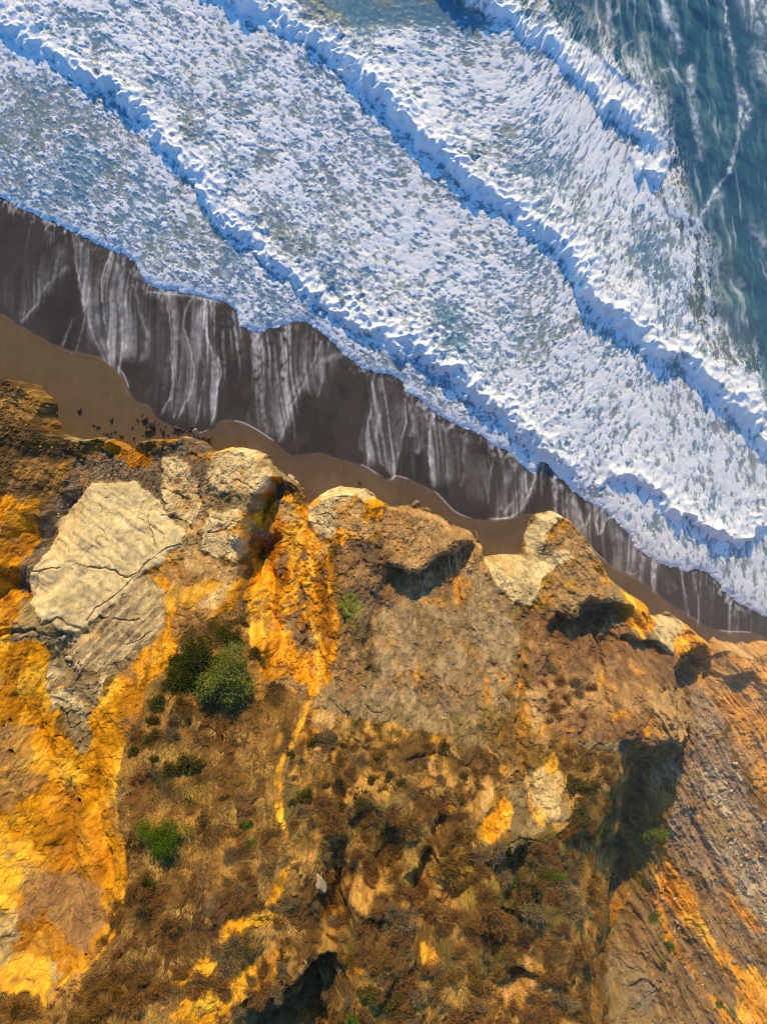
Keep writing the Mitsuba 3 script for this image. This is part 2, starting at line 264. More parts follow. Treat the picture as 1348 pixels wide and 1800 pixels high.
def base_z(x, y):
    c = np.array([(np.ravel(y) - CY0) / CH, (np.ravel(x) - CX0) / CH])
    return ndimage.map_coordinates(coarse, c, order=1, mode='nearest').reshape(np.shape(x))


def shape_z(x, y):
    """Height of the cliffs without their finest grain."""
    wx, wy = x + 0.9 * fb(x, y, 3.2, 4, 1, 0.55), y + 0.9 * fb(x, y, 3.2, 4, 2, 0.55)
    z = base_z(wx, wy)
    for k, (px, drop, reach, low) in enumerate(SCARPS):
        if k < 9:
            drop, reach = 0.5 * drop * np.clip(0.6 + 0.9 * n2(x, y, 3.4, 58), 0, 1.4), reach * 1.8
        pts, L = dense(world_line(px), 0.1)
        d, t, side = line_dist(pts, wx, wy, reach * 2.5)
        end = sstep(0, 0.12, t) * sstep(0, 0.12, 1 - t)
        dd = np.where(side * low > 0, d, -d)
        z = z - drop * end * sstep(-0.15, 0.75, dd) * np.exp(-np.maximum(dd, 0) / reach) * sstep(reach * 2.5, reach * 1.4, d) + 0.5 * end * np.exp(-((dd + 0.8) / 0.8) ** 2)
    for px, depth, w in GROOVES:
        pts, L = dense(world_line(px), 0.1)
        d, t, _ = line_dist(pts, wx, wy, w * 4)
        z = z - depth * np.exp(-(d / w) ** 2) * sstep(0, 0.2, t) * sstep(0, 0.15, 1 - t)
    for px, depth, soft in PITS:
        p = world_line(px)
        poly = shapely.Polygon(p)
        shapely.prepare(poly)
        m = shapely.contains_xy(poly, wx, wy)
        d, _, _ = line_dist(dense(np.vstack([p, p[:1]]), 0.1)[0], wx, wy, soft * 1.5)
        z = z - depth * np.where(m, sstep(-0.1, soft, d), 0)
    d, _, _ = line_dist(foot_line, x, y, 6.0)
    d = d + 0.35 * fb(x, y, 1.6, 3, 9)
    inside = shapely.contains_xy(land_poly, x, y)
    cap = np.where(inside, 1.0 + 4.5 * np.maximum(d, 0), 1.0 - 4.0 * np.maximum(d, 0))
    return np.where((d > 5.5) & inside, z, np.minimum(z, cap))


def ground(u, v):
    """World points on the cliffs seen at pixels (u, v): the first height, from above, where the line of sight meets them."""
    u, v = np.atleast_1d(np.asarray(u, float)), np.atleast_1d(np.asarray(v, float))
    zs = np.arange(50, -1, -0.5)[:, None]
    x, y = at(u, v, zs)
    hit = lowres(x, y) >= zs
    i = np.where(hit.any(0), hit.argmax(0), len(zs) - 1)
    z = zs[i, 0]
    for _ in range(3):
        x, y = at(u, v, z)
        z = 0.5 * z + 0.5 * np.maximum(lowres(x, y), 0.5)
    x, y = at(u, v, z)
    return np.stack([x, y, z], 1)


gx2, gy2 = np.meshgrid(np.arange(-75, 75, 0.3), np.arange(-84, 26, 0.3))
shape_lat = shape_z(gx2, gy2)


def lowres(x, y):
    c = np.array([(np.ravel(y) + 84) / 0.3, (np.ravel(x) + 75) / 0.3])
    return ndimage.map_coordinates(shape_lat, c, order=1, mode='nearest').reshape(np.shape(x))


def region(px, x, y, soft=0.0):
    g = ground([p[0] for p in px], [p[1] for p in px])[:, :2]
    poly = shapely.Polygon(g).buffer(0)
    shapely.prepare(poly)
    m = shapely.contains_xy(poly, x, y).astype(np.float32)
    return ndimage.gaussian_filter(m, soft) if soft else m


def near_line(px, x, y, reach):
    """Distance to a line drawn over the cliffs."""
    g = ground([p[0] for p in px], [p[1] for p in px])[:, :2]
    pts, _ = curved(g)
    return line_dist(pts, x, y, reach)


def C(*c):
    return np.array(c, np.float32)


# ---- the fine sheet of the cliffs
h = 0.135
LX, LY = np.meshgrid(np.arange(-74, 74, h), np.arange(-79, 22, h))
in_view = np.abs(LX) < 76 + 0.0 * LY
Z0 = ndimage.zoom(shape_lat, 1, order=1)
ZB = shape_z(LX, LY)
gxs = np.gradient(ndimage.gaussian_filter(ZB, 3), h, axis=1)
gys = np.gradient(ndimage.gaussian_filter(ZB, 3), h, axis=0)
slope = np.hypot(gxs, gys)

# the fall of the streaks: straight down the slope on the left, slanting on the right
lean = np.radians(lerp(4, 27, sstep(18, 40, LX)) - lerp(14, 0, sstep(-50, -30, LX)))
AL = LX * np.cos(lean) + LY * np.sin(lean)          # across the fall
DN = -LX * np.sin(lean) + LY * np.cos(lean)         # down the fall
wx, wy = LX + 0.55 * fb(LX, LY, 1.8, 4, 5), LY + 0.55 * fb(LX, LY, 1.8, 4, 6)

SLAB = [(170, 848), (240, 848), (282, 882), (326, 936), (320, 955), (292, 985), (252, 1003), (205, 1058), (170, 1083), (147, 1108), (105, 1108), (80, 1093), (56, 1060), (52, 1020), (75, 978), (112, 912), (150, 864)]
LOWER = [(252, 1008), (290, 1045), (286, 1108), (240, 1150), (200, 1165), (150, 1170), (110, 1150), (120, 1118), (150, 1110), (172, 1086), (208, 1060)]
GREY = [(82, 1125), (120, 1150), (190, 1170), (240, 1155), (180, 1205), (152, 1260), (148, 1330), (120, 1305), (88, 1240), (75, 1170)]
KNOB_L = [(284, 806), (312, 798), (340, 822), (346, 856), (352, 900), (330, 925), (300, 905), (286, 878), (290, 845)]
KNOB_M = [(372, 800), (395, 786), (440, 785), (474, 798), (478, 830), (466, 862), (440, 868), (405, 866), (378, 872), (366, 842)]
BLOCK = [(374, 900), (405, 892), (446, 903), (446, 925), (438, 965), (424, 990), (395, 980), (352, 968), (356, 935)]
G_PALE = [(545, 882), (575, 855), (640, 855), (668, 878), (625, 880), (600, 898), (592, 925), (586, 950), (556, 940), (540, 915)]
I_PALE = [(850, 985), (870, 972), (960, 974), (1000, 962), (1008, 985), (960, 1010), (945, 1040), (930, 1068), (905, 1058), (872, 1030)]
TOWER = [(914, 976), (925, 935), (945, 900), (972, 897), (985, 905), (962, 935), (955, 976)]
TIP = [(1146, 1086), (1180, 1082), (1196, 1092), (1180, 1120), (1178, 1150), (1150, 1128), (1143, 1105)]
m_slab, m_lower, m_grey = region(SLAB, LX + 0.42 * fb(LX, LY, 1.6, 5, 8, 0.65), LY + 0.42 * fb(LX, LY, 1.6, 5, 9, 0.65)), region(LOWER, wx, wy), region(GREY, wx, wy)
KN = [region(k, LX + 0.25 * fb(LX, LY, 1.2, 3, 8), LY + 0.25 * fb(LX, LY, 1.2, 3, 9)) for k in (KNOB_L, KNOB_M, BLOCK, G_PALE, I_PALE, TOWER, TIP)]
m_knob = np.clip(sum(KN), 0, 1)
m_veg = region([(330, 1110), (380, 1085), (425, 1070), (440, 1130), (470, 1205), (538, 1235), (510, 1320), (488, 1430), (500, 1480), (470, 1590), (400, 1640), (350, 1720), (300, 1810), (-60, 1810), (-60, 1745), (0, 1742),
                (80, 1762), (150, 1706), (218, 1600), (222, 1500), (208, 1400), (212, 1330), (255, 1235), (290, 1180)], wx, wy)
m_scrub = region([(540, 1240), (640, 1260), (760, 1290), (900, 1330), (830, 1480), (940, 1460), (1000, 1440), (990, 1310), (1090, 1320), (1110, 1430), (1110, 1560), (1060, 1690), (1050, 1820), (300, 1820), (360, 1720), (480, 1600), (505, 1480),
                  (492, 1430), (515, 1320)], wx, wy)
soft_slab = ndimage.gaussian_filter(m_slab, 2)
smooth_zone = np.clip(soft_slab + 0.7 * ndimage.gaussian_filter(m_lower, 3), 0, 1)
veg_zone = np.clip(ndimage.gaussian_filter(np.maximum(m_veg, m_scrub), 5), 0, 1)

# ---- grain of the rock
rid = ridged(1.25 * (wx * np.cos(lean) + wy * np.sin(lean)), 0.55 * (-wx * np.sin(lean) + wy * np.cos(lean)), 4.2, 6, 10, 0.66)
flute = ridged(AL * 2.2 + 0.8 * fb(LX, LY, 4, 2, 3), DN * 0.2, 2.0, 5, 13, 0.65)
fine = fb(LX, LY, 0.8, 3, 17, 0.75)
w1, w2, wr = worley(wx + 0.3 * fine, wy, 1.1, 4)
blocky = (wr - 0.5) * 0.5 - 0.25 * np.exp(-((w2 - w1) / 0.12) ** 2)
grit = fb(wx, wy, 0.62, 3, 55, 0.9)
chips = (worley(wx + 0.2 * fine, wy + 0.2 * grit, 0.55, 6)[2] - 0.5)
rough = 0.75 * rid + 0.5 * flute + 0.12 * fine + 0.5 * blocky + 0.085 * grit + 0.16 * chips
scrub_zone = ndimage.gaussian_filter(m_scrub.astype(np.float32), 5)
rough = rough + 0.9 * scrub_zone * ridged(0.8 * LX - 0.6 * LY + 1.2 * fb(LX, LY, 5, 3, 46), 0.35 * (0.6 * LX + 0.8 * LY), 5.0, 4, 47, 0.55)
amount = (1 - 0.93 * smooth_zone) * lerp(1.0, 0.62, veg_zone) * sstep(0.1, 0.6, slope + 0.25)
m_smooth_slope = region([(700, 1050), (850, 1000), (905, 1060), (915, 1120), (905, 1200), (880, 1240), (760, 1270), (650, 1220), (660, 1120)], wx, wy, 3)
YELLOW = [(250, 1000), (322, 958), (420, 1000), (426, 1060), (382, 1090), (330, 1110), (292, 1180), (255, 1238), (212, 1330), (206, 1400), (222, 1500), (216, 1600), (150, 1702), (80, 1758), (0, 1738), (-80, 1742), (-80, 1128), (62, 1118),
           (85, 1200), (100, 1280), (148, 1335), (156, 1260), (190, 1205), (265, 1140), (286, 1060)]
amount *= (1 - 0.25 * m_smooth_slope) * (1 - 0.4 * region(YELLOW, wx, wy, 4))
strata = n2((LX * 0.5 + LY * 0.87) * 3.2 + 0.3 * fine, (LX * 0.87 - LY * 0.5) * 0.35, 1.0, 20)      # thin beds on the slab
strata2 = n2((LX * 0.75 - LY * 0.66) * 3.2 + 0.3 * fine, (LX * 0.66 + LY * 0.75) * 0.3, 1.0, 21)
ZL = ZB + amount * rough + (0.085 * strata + 0.05 * fine - 0.10 * sstep(0.45, 0.9, fb(LX, LY, 0.9, 3, 43, 0.8)) + 0.10 * ridged(LX, LY, 3.2, 4, 44)) * soft_slab + 0.09 * strata2 * ndimage.gaussian_filter(m_lower, 2)
ZL += 0.55 * ndimage.gaussian_filter(m_slab, 2.0) + 0.5 * ndimage.gaussian_filter(m_knob, 2.5) * 1.0 - 0.1 * ndimage.gaussian_filter(m_knob, 3) * rough * amount + 0.10 * ndimage.gaussian_filter(m_knob, 2) * n2((LX * 0.5 + LY * 0.87) * 2.6 + 0.4 * fine, (LX * 0.87 - LY * 0.5) * 0.5, 1.0, 22)
for px, zc, depth, w in CRACKS:
    p = np.array(px, float)
    pts, _ = dense(np.stack(at(p[:, 0], p[:, 1], zc * 0.9), 1), 0.08)
    d, t, _ = line_dist(pts, LX + 0.22 * fb(LX, LY, 0.9, 3, 23), LY + 0.22 * fb(LX, LY, 0.9, 3, 24), 1.0)
    ZL -= depth * np.exp(-(d / (w * (0.7 + 0.5 * n2(LX, LY, 1.3, 25)))) ** 2)
hummock = fb(LX, LY, 1.5, 3, 26)
ZL += veg_zone * 0.16 * hummock

# ---- colours of the ground (kinds of rock and soil)
PALE, TAN, GREYBROWN, BROWN, DARK = C(0.57, 0.46, 0.24), C(0.42, 0.28, 0.115), C(0.24, 0.18, 0.085), C(0.17, 0.098, 0.022), C(0.10, 0.062, 0.034)
OCHRE, AMBER, RUST, GRAVEL, OLIVE, GREEN = C(0.60, 0.262, 0.008), C(0.74, 0.40, 0.03), C(0.34, 0.138, 0.008), C(0.16, 0.125, 0.085), C(0.15, 0.13, 0.025), C(0.13, 0.17, 0.015)
STRAW = C(0.36, 0.21, 0.075)
big, mid, small = fb(LX, LY, 7, 4, 27), fb(wx, wy, 2.2, 4, 28), fb(LX, LY, 0.6, 3, 29)
border = 0.7 * fb(LX, LY, 1.6, 4, 42, 0.8) + 0.4 * n2(AL, DN * 0.3, 0.6, 45)
fall = n2(AL * 1.0 + 0.35 * fb(LX, LY, 2, 2, 3), DN * 0.16, 0.55, 30) * 0.6 + n2(AL + 0.6 * fb(LX, LY, 3, 2, 4), DN * 0.14, 1.5, 31) * 0.8
COL = lerp(GREYBROWN, BROWN, sstep(-0.3, 0.5, big + 0.4 * mid)[..., None])


def paint(col, m, w=1.0):
    global COL
    k = np.asarray(m * w, np.float32)[..., None]
    COL = COL + (col - COL) * k


def mixed(a, b, t):
    return a + (b - a) * np.asarray(t, np.float32)[..., None]


def R(px, soft=1.0):
    m = region(px, wx, wy, 4.5 + 1.5 * soft)
    return sstep(0.36, 0.64, m + 0.75 * border * (1 - np.abs(2 * m - 1)))


paint(mixed(C(0.095, 0.062, 0.026), C(0.23, 0.13, 0.036), sstep(-0.3, 0.6, mid + 0.5 * fall)), R([(-80, 600), (110, 690), (110, 765), (215, 780), (190, 830), (120, 870), (80, 950), (60, 1000), (-80, 1000)]))
paint(mixed(RUST, OCHRE, sstep(-0.5, 0.5, mid + 0.3 * big)), R([(-80, 880), (70, 880), (80, 950), (48, 1045), (58, 1112), (-80, 1130)], 3))
paint(mixed(GRAVEL, C(0.09, 0.07, 0.05), sstep(0, 0.6, small)), R([(140, 800), (290, 785), (350, 765), (372, 790), (364, 860), (340, 930), (284, 880), (240, 846), (170, 846), (110, 912), (75, 985), (52, 1045), (38, 1040), (66, 950), (100, 872)]))
paint(mixed(RUST, OCHRE, sstep(-0.3, 0.6, mid)), R([(190, 770), (270, 788), (282, 822), (240, 820), (190, 800)]))
m_yel = R(YELLOW)
paint(mixed(mixed(OCHRE, AMBER, sstep(-0.1, 0.6, mid)), RUST, 0.85 * sstep(0.05, 0.7, fall * 1.0 + 0.3 * big)), m_yel)
paint(mixed(C(0.40, 0.32, 0.15), AMBER, sstep(-0.2, 0.4, mid)), R([(-80, 1500), (30, 1480), (60, 1530), (40, 1600), (20, 1680), (60, 1700), (140, 1690), (90, 1750), (-80, 1740)], 2), 0.8)
paint(GRAVEL, m_yel * sstep(0.35, 0.6, fb(wx, wy, 3.2, 4, 36)), 0.55)
paint(mixed(GREYBROWN, PALE, sstep(-0.2, 0.7, mid + 0.3 * strata2)), m_grey)
paint(mixed(mixed(C(0.50, 0.385, 0.19), C(0.30, 0.225, 0.115), sstep(-0.1, 0.7, strata2 + 0.4 * mid)), OCHRE, 0.6 * sstep(0.1, 0.6, big + mid)), sstep(0.36, 0.64, ndimage.gaussian_filter(m_lower.astype(np.float32), 6) + 0.5 * border * 0.6))
paint(mixed(AMBER, PALE, sstep(-0.3, 0.3, mid)), R([(285, 1040), (400, 1010), (425, 1050), (380, 1075), (300, 1070)], 2), 0.6)
paint(mixed(TAN, OCHRE, sstep(-0.1, 0.4, mid)), R([(345, 870), (372, 880), (352, 968), (395, 985), (425, 1000), (420, 1030), (330, 1000), (328, 950)], 2), 0.9)
# the orange gully
m_gul = R([(478, 828), (502, 850), (535, 888), (545, 930), (582, 960), (592, 1050), (602, 1100), (590, 1190), (548, 1242), (500, 1215), (450, 1185), (432, 1095), (422, 1045), (432, 1000), (446, 960), (440, 920), (462, 880)])
paint(mixed(mixed(RUST, OCHRE, sstep(-0.4, 0.3, fall + 0.4 * mid)), AMBER, sstep(0.3, 0.8, fall)), m_gul)
paint(GRAVEL, m_gul * sstep(0.35, 0.55, fb(wx, wy, 2.0, 4, 37)), 0.75)
paint(mixed(TAN, GREYBROWN, sstep(-0.2, 0.4, mid)), R([(488, 868), (512, 880), (524, 930), (505, 925), (490, 895)], 1))
# the middle buttresses
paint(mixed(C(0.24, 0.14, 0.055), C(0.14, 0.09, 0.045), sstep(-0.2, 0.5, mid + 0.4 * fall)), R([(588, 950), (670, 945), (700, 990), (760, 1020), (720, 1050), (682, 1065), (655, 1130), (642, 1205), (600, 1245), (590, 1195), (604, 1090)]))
paint(mixed(OCHRE, TAN, sstep(-0.1, 0.4, mid)), R([(600, 892), (640, 862), (672, 882), (672, 935), (640, 950), (585, 958), (560, 1000), (548, 960)]))
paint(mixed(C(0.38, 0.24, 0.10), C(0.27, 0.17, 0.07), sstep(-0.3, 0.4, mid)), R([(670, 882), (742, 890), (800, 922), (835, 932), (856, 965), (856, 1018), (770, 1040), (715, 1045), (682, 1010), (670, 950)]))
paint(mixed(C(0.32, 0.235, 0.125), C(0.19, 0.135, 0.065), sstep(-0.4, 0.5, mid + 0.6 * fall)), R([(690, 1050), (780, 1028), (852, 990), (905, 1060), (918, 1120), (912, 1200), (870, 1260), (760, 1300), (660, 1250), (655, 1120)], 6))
paint(mixed(TAN, OCHRE, sstep(-0.2, 0.5, mid)), R([(640, 1000), (860, 1000), (1000, 1300), (900, 1340), (640, 1300), (590, 1150)], 6) * sstep(0.15, 0.75, 0.8 * fb(AL, DN * 0.35, 1.8, 5, 49, 0.75) + 0.25 * big), 0.55)
paint(OLIVE, R([(680, 1230), (800, 1200), (900, 1240), (890, 1330), (760, 1340), (650, 1300)], 6) * sstep(-0.1, 0.5, fb(LX, LY, 2.2, 4, 38)), 0.6)
paint(mixed(C(0.42, 0.22, 0.03), C(0.28, 0.18, 0.075), sstep(-0.3, 0.4, mid + 0.2 * fall)), R([(975, 896), (1032, 945), (1066, 1010), (1068, 1050), (1000, 1072), (958, 1062), (942, 1025), (1000, 985), (990, 965), (950, 965), (948, 925)]))
paint(mixed(OCHRE, AMBER, sstep(-0.2, 0.5, mid)), R([(1070, 1028), (1135, 1060), (1145, 1085), (1140, 1122), (1108, 1108), (1098, 1060)]))
paint(mixed(OCHRE, AMBER, sstep(-0.2, 0.5, mid)), R([(1190, 1085), (1212, 1100), (1242, 1126), (1202, 1158), (1184, 1186), (1174, 1155), (1178, 1125)]))
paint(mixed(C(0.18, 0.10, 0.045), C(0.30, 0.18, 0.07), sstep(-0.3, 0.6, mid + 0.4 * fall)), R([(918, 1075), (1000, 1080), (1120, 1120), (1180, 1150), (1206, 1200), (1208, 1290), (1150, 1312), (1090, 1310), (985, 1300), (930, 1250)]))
paint(mixed(OCHRE, AMBER, sstep(0, 0.6, fall)), R([(1052, 1170), (1075, 1195), (1112, 1255), (1152, 1318), (1085, 1312), (1072, 1250)], 2) * sstep(-0.7, 0.1, fall + 0.3 * mid))
paint(mixed(OCHRE, AMBER, sstep(0, 0.6, fall)), R([(1110, 1225), (1120, 1230), (1150, 1300), (1135, 1310)], 1))
paint(mixed(TAN, GREYBROWN, sstep(-0.2, 0.6, mid)), R([(1110, 1200), (1190, 1190), (1206, 1290), (1160, 1305), (1140, 1250)], 3), 0.7)
paint(mixed(OCHRE, TAN, sstep(-0.2, 0.5, mid)), R([(922, 1160), (940, 1240), (970, 1290), (975, 1320), (940, 1310), (920, 1230)], 1) * sstep(-0.3, 0.2, mid + 0.3 * fall))
paint(mixed(AMBER, C(0.52, 0.38, 0.16), sstep(-0.2, 0.4, mid)), R([(925, 1345), (985, 1330), (996, 1380), (982, 1430), (940, 1462), (926, 1440)]))
paint(mixed(AMBER, OCHRE, sstep(-0.2, 0.4, mid)), R([(835, 1425), (880, 1412), (905, 1395), (918, 1440), (885, 1470), (836, 1480), (828, 1450)]))
paint(mixed(OCHRE, TAN, sstep(-0.1, 0.5, mid)), R([(855, 1345), (880, 1330), (890, 1380), (870, 1400)], 1) * sstep(-0.2, 0.2, mid))
# the slopes on the right
paint(mixed(C(0.28, 0.21, 0.135), C(0.20, 0.15, 0.10), sstep(-0.3, 0.5, fall)), R([(1196, 1190), (1232, 1185), (1285, 1290), (1310, 1400), (1460, 1520), (1460, 1760), (1340, 1660), (1240, 1560), (1160, 1450), (1196, 1420)], 2))
paint(mixed(C(0.50, 0.25, 0.05), C(0.36, 0.22, 0.09), sstep(-0.2, 0.6, mid)), R([(1238, 1130), (1460, 1130), (1460, 1420), (1345, 1410), (1300, 1330), (1264, 1250), (1228, 1200)], 2))
paint(mixed(C(0.24, 0.155, 0.07), mixed(OCHRE, AMBER, sstep(0, 0.7, mid)), sstep(-0.15, 0.45, fall + 0.3 * big)), R([(1112, 1490), (1160, 1455), (1250, 1580), (1345, 1680), (1460, 1760), (1460, 1830), (1120, 1830), (1100, 1650)], 2))
paint(mixed(C(0.24, 0.19, 0.12), C(0.33, 0.22, 0.1), sstep(0.2, 0.6, fall)), R([(1058, 1715), (1110, 1690), (1180, 1815), (1045, 1815)], 2))
paint(mixed(AMBER, OCHRE, sstep(-0.3, 0.4, fall)), R([(1298, 1690), (1348, 1720), (1460, 1800), (1460, 1830), (1300, 1830)], 2), 0.9)
paint(mixed(C(0.45, 0.37, 0.24), GREYBROWN, sstep(-0.2, 0.5, mid + 0.4 * fall)), R([(1220, 1330), (1262, 1345), (1300, 1430), (1370, 1560), (1370, 1660), (1290, 1560), (1240, 1480)], 3), 0.8)
paint(mixed(OCHRE, RUST, sstep(-0.3, 0.5, mid)), R([(1255, 1515), (1268, 1520), (1348, 1625), (1348, 1660), (1290, 1590)], 1), 0.85)
paint(C(0.27, 0.14, 0.065), R([(1142, 1520), (1160, 1500), (1160, 1590), (1140, 1598), (1128, 1570)], 1))
# grass and scrub ground
m_veg = sstep(0.36, 0.64, ndimage.gaussian_filter(m_veg, 4) + 0.4 * border)
paint(mixed(mixed(C(0.14, 0.073, 0.018), C(0.31, 0.165, 0.038), sstep(-0.2, 0.6, mid)), C(0.09, 0.05, 0.02), sstep(0.1, 0.6, big)), m_veg)
paint(mixed(mixed(C(0.125, 0.070, 0.018), C(0.37, 0.205, 0.045), sstep(-0.2, 0.6, mid + 0.4 * small)), C(0.11, 0.09, 0.024), sstep(0.1, 0.6, fb(LX, LY, 5, 3, 39))), m_scrub)
paint(mixed(OCHRE, TAN, sstep(-0.4, 0.4, mid)), m_scrub * sstep(0.30, 0.62, 0.75 * fb(0.8 * LX - 0.6 * LY, 0.5 * (0.6 * LX + 0.8 * LY), 3.0, 5, 48, 0.65) + 0.15 * small), 0.65)
for px, cz in (([(275, 1300), (345, 1310), (370, 1380), (330, 1430), (270, 1390)], OLIVE), ([(600, 1030), (635, 1045), (630, 1080), (650, 1120), (625, 1130), (600, 1080)], GREEN), ([(1120, 1455), (1160, 1440), (1160, 1500), (1135, 1560), (1112, 1570), (1112, 1500)], GREEN),
                 ([(820, 1490), (920, 1470), (940, 1600), (880, 1690), (820, 1640)], OLIVE), ([(640, 1500), (720, 1450), (760, 1520), (700, 1600)], OLIVE), ([(620, 1720), (760, 1700), (780, 1800), (610, 1810)], OLIVE)):
    paint(cz, R(px, 4) * sstep(-0.2, 0.5, mid + 0.8 * small), 0.6)
paint(mixed(AMBER, OCHRE, sstep(-0.4, 0.4, mid)), R([(330, 1748), (400, 1722), (440, 1695), (490, 1688), (482, 1728), (445, 1762), (400, 1778), (362, 1810), (290, 1810)], 1), 0.95)
# bare yellow rims along the edge of the plateau
for px, w in (([(543, 1180), (540, 1235), (522, 1290), (498, 1335), (492, 1380), (489, 1440)], 0.5), ([(500, 1545), (478, 1590), (462, 1612), (430, 1622), (398, 1636), (388, 1665), (352, 1700), (312, 1728)], 0.72),
              ([(475, 1690), (448, 1720), (400, 1742), (352, 1770), (330, 1800)], 0.85), ([(225, 1770), (240, 1758)], 0.4), ([(490, 1440), (505, 1460), (500, 1480)], 0.3), ([(740, 1660), (755, 1668), (760, 1690)], 0.5),
              ([(80, 1757), (40, 1742), (-10, 1735)], 0.5), ([(216, 1600), (190, 1660), (150, 1700), (90, 1757)], 0.35), ([(565, 1120), (560, 1170), (545, 1200)], 0.45)):
    d, t, _ = near_line(px, wx, wy, 2.5)
    paint(mixed(AMBER, OCHRE, sstep(-0.3, 0.5, mid)), sstep(w * 1.35, w * 0.6, d + 0.22 * mid + 0.2 * border - 0.15 * big), 0.95)
# pale rocks on top
paint(mixed(PALE, C(0.43, 0.34, 0.175), sstep(0, 0.9, 0.6 * strata + 0.6 * small)), m_slab)
for k, m in enumerate(KN):
    m = sstep(0.36, 0.64, ndimage.gaussian_filter(m.astype(np.float32), 3.5) + 0.6 * border * (1 - np.abs(2 * ndimage.gaussian_filter(m.astype(np.float32), 3.5) - 1)))
    paint(mixed(mixed(PALE, TAN, sstep(-0.2, 0.7, mid + 0.3 * small)), OCHRE if k in (1, 2, 3) else GREYBROWN, 0.75 * sstep(0.45, 0.7, big * 0.6 + mid * 0.6 + 0.1)), m)
mott = fb(LX + 0.4 * fine, LY + 0.4 * grit, 1.5, 5, 56, 0.88)
paint(C(0.115, 0.072, 0.030), sstep(0.22, 0.75, mott + 0.35 * fall) * (1 - soft_slab) * (1 - 0.6 * np.clip(sum(KN), 0, 1)) * (1 - 0.6 * m_yel), 0.55)
paint(mixed(TAN, OCHRE, sstep(-0.3, 0.3, big)), sstep(0.2, 0.7, fb(wx, wy, 1.3, 5, 57, 0.88)) * (1 - soft_slab) * (1 - veg_zone), 0.35)
COL *= (1 + 0.16 * chips * (1 - 0.7 * soft_slab) + 0.2 * small + 0.12 * n2(LX, LY, 0.3, 33) + 0.13 * mid + 0.12 * fall * (1 - soft_slab))[..., None]
COL *= (1 + np.random.default_rng(5).normal(0, 0.13, LX.shape) * (1 - 0.4 * soft_slab))[..., None]
COL = np.clip(COL, 0.004, 0.85)

# ---- sheets
sandZ = sand_z(LX, LY)
keep = (ZL > sandZ - 0.8) & (np.abs(LX) < 0.54 * (H_CAM - ZL) + 5.5) & (LY > -0.72 * (H_CAM - ZL) - 4.5)
ids = np.zeros(LX.shape, int)
OUTCROPS = [(m_slab, 'large smooth pale sandstone slab split by a long dark crack'), (m_lower, 'grey tan ribbed rock slab directly below the large pale slab'), (KN[0], 'small pale cracked knob between the large slab and the cream headland'),
            (KN[1], 'rounded cream rock headland at the beach beside the orange gully mouth'), (KN[2], 'pale cracked rock block above the left rim of the orange gully'), (KN[3], 'cream and orange rounded rock knob right of the orange gully mouth'),
            (KN[4], 'cream rock shoulder in the middle of the cliff, below the tall orange buttress'), (KN[5], 'pale outer flank of the buttress that reaches furthest up the beach on the right'), (KN[6], 'tan rock spur next to the pointed orange tip on the right')]
for k, (m, _) in enumerate(OUTCROPS):
    ids[m > 0.5] = k + 1
v, f, used = grid_mesh(LX, LY, ZL, keep & (ids == 0))
nrm = None
NG = np.stack([-np.gradient(ZL, h, axis=1), -np.gradient(ZL, h, axis=0), np.ones_like(ZL)], -1)
NG /= np.linalg.norm(NG, axis=-1, keepdims=True)


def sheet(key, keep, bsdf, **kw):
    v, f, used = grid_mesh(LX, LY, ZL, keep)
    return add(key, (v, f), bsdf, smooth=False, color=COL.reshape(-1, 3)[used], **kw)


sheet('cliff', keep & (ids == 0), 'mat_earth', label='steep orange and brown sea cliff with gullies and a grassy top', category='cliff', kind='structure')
for k, (m, text) in enumerate(OUTCROPS):
    sheet('rock_outcrop', keep & (ids == k + 1), 'mat_earth', label=text, category='rock outcrop')

# the land outside the frame, coarse
OX, OY = np.meshgrid(np.arange(-300, 301, 4.0), np.arange(-400, 61, 4.0))
OZ = interp(OX, OY) + 0.8 * fb(OX, OY, 14, 4, 40)
d, _, _ = line_dist(foot_line, OX, OY)
ins = shapely.contains_xy(land_poly, OX, OY)
OZ = OZ - 2.5
OZ = np.where(ins, np.minimum(OZ, 1 + 3 * d), -2 - d * 0.3)
okeep = ins & ~((np.abs(OX) < 0.54 * (H_CAM - OZ) + 6.5) & (OY > -0.72 * (H_CAM - OZ) - 4.5) & (OY < 30))
v, f, used = grid_mesh(OX, OY, OZ, okeep)
oc = mixed(BROWN, OCHRE, 0.5 * sstep(0, 0.6, fb(OX, OY, 20, 4, 41)))
add('hills', (v, f), 'mat_earth', smooth=True, color=oc.reshape(-1, 3)[used], label='brown scrubby land behind the cliffs', category='hills', kind='structure')

# ---------------------------------------------------------------- the beach
hs = 0.14
SX, SY = np.meshgrid(np.arange(-78, 78, hs), np.arange(-42, 62, hs))
S = shore_s(SX, SY)
dw, _, wside = line_dist(wet_line, SX, SY)
wet = np.where(wside > 0, dw, -dw)                       # + on the seaward side
swx = SX + 0.25 * fb(SX, SY, 3, 3, 1)
SZ = sand_z(SX, SY, S) + 0.03 * fb(SX, SY, 2.5, 3, 2) + 0.012 * n2(SX + 0.3 * SY, SY * 0.25, 0.5, 3) - 0.05 * sstep(-0.3, 0.4, wet) + 0.0 * wet
lzs = ndimage.map_coordinates(shape_lat, np.array([(SY.ravel() + 84) / 0.3, (SX.ravel() + 75) / 0.3]), order=1, mode='nearest').reshape(SX.shape)
skeep = (S < 3.0) & (lzs < np.where(SX < -45, SZ + 12, SZ + 5))
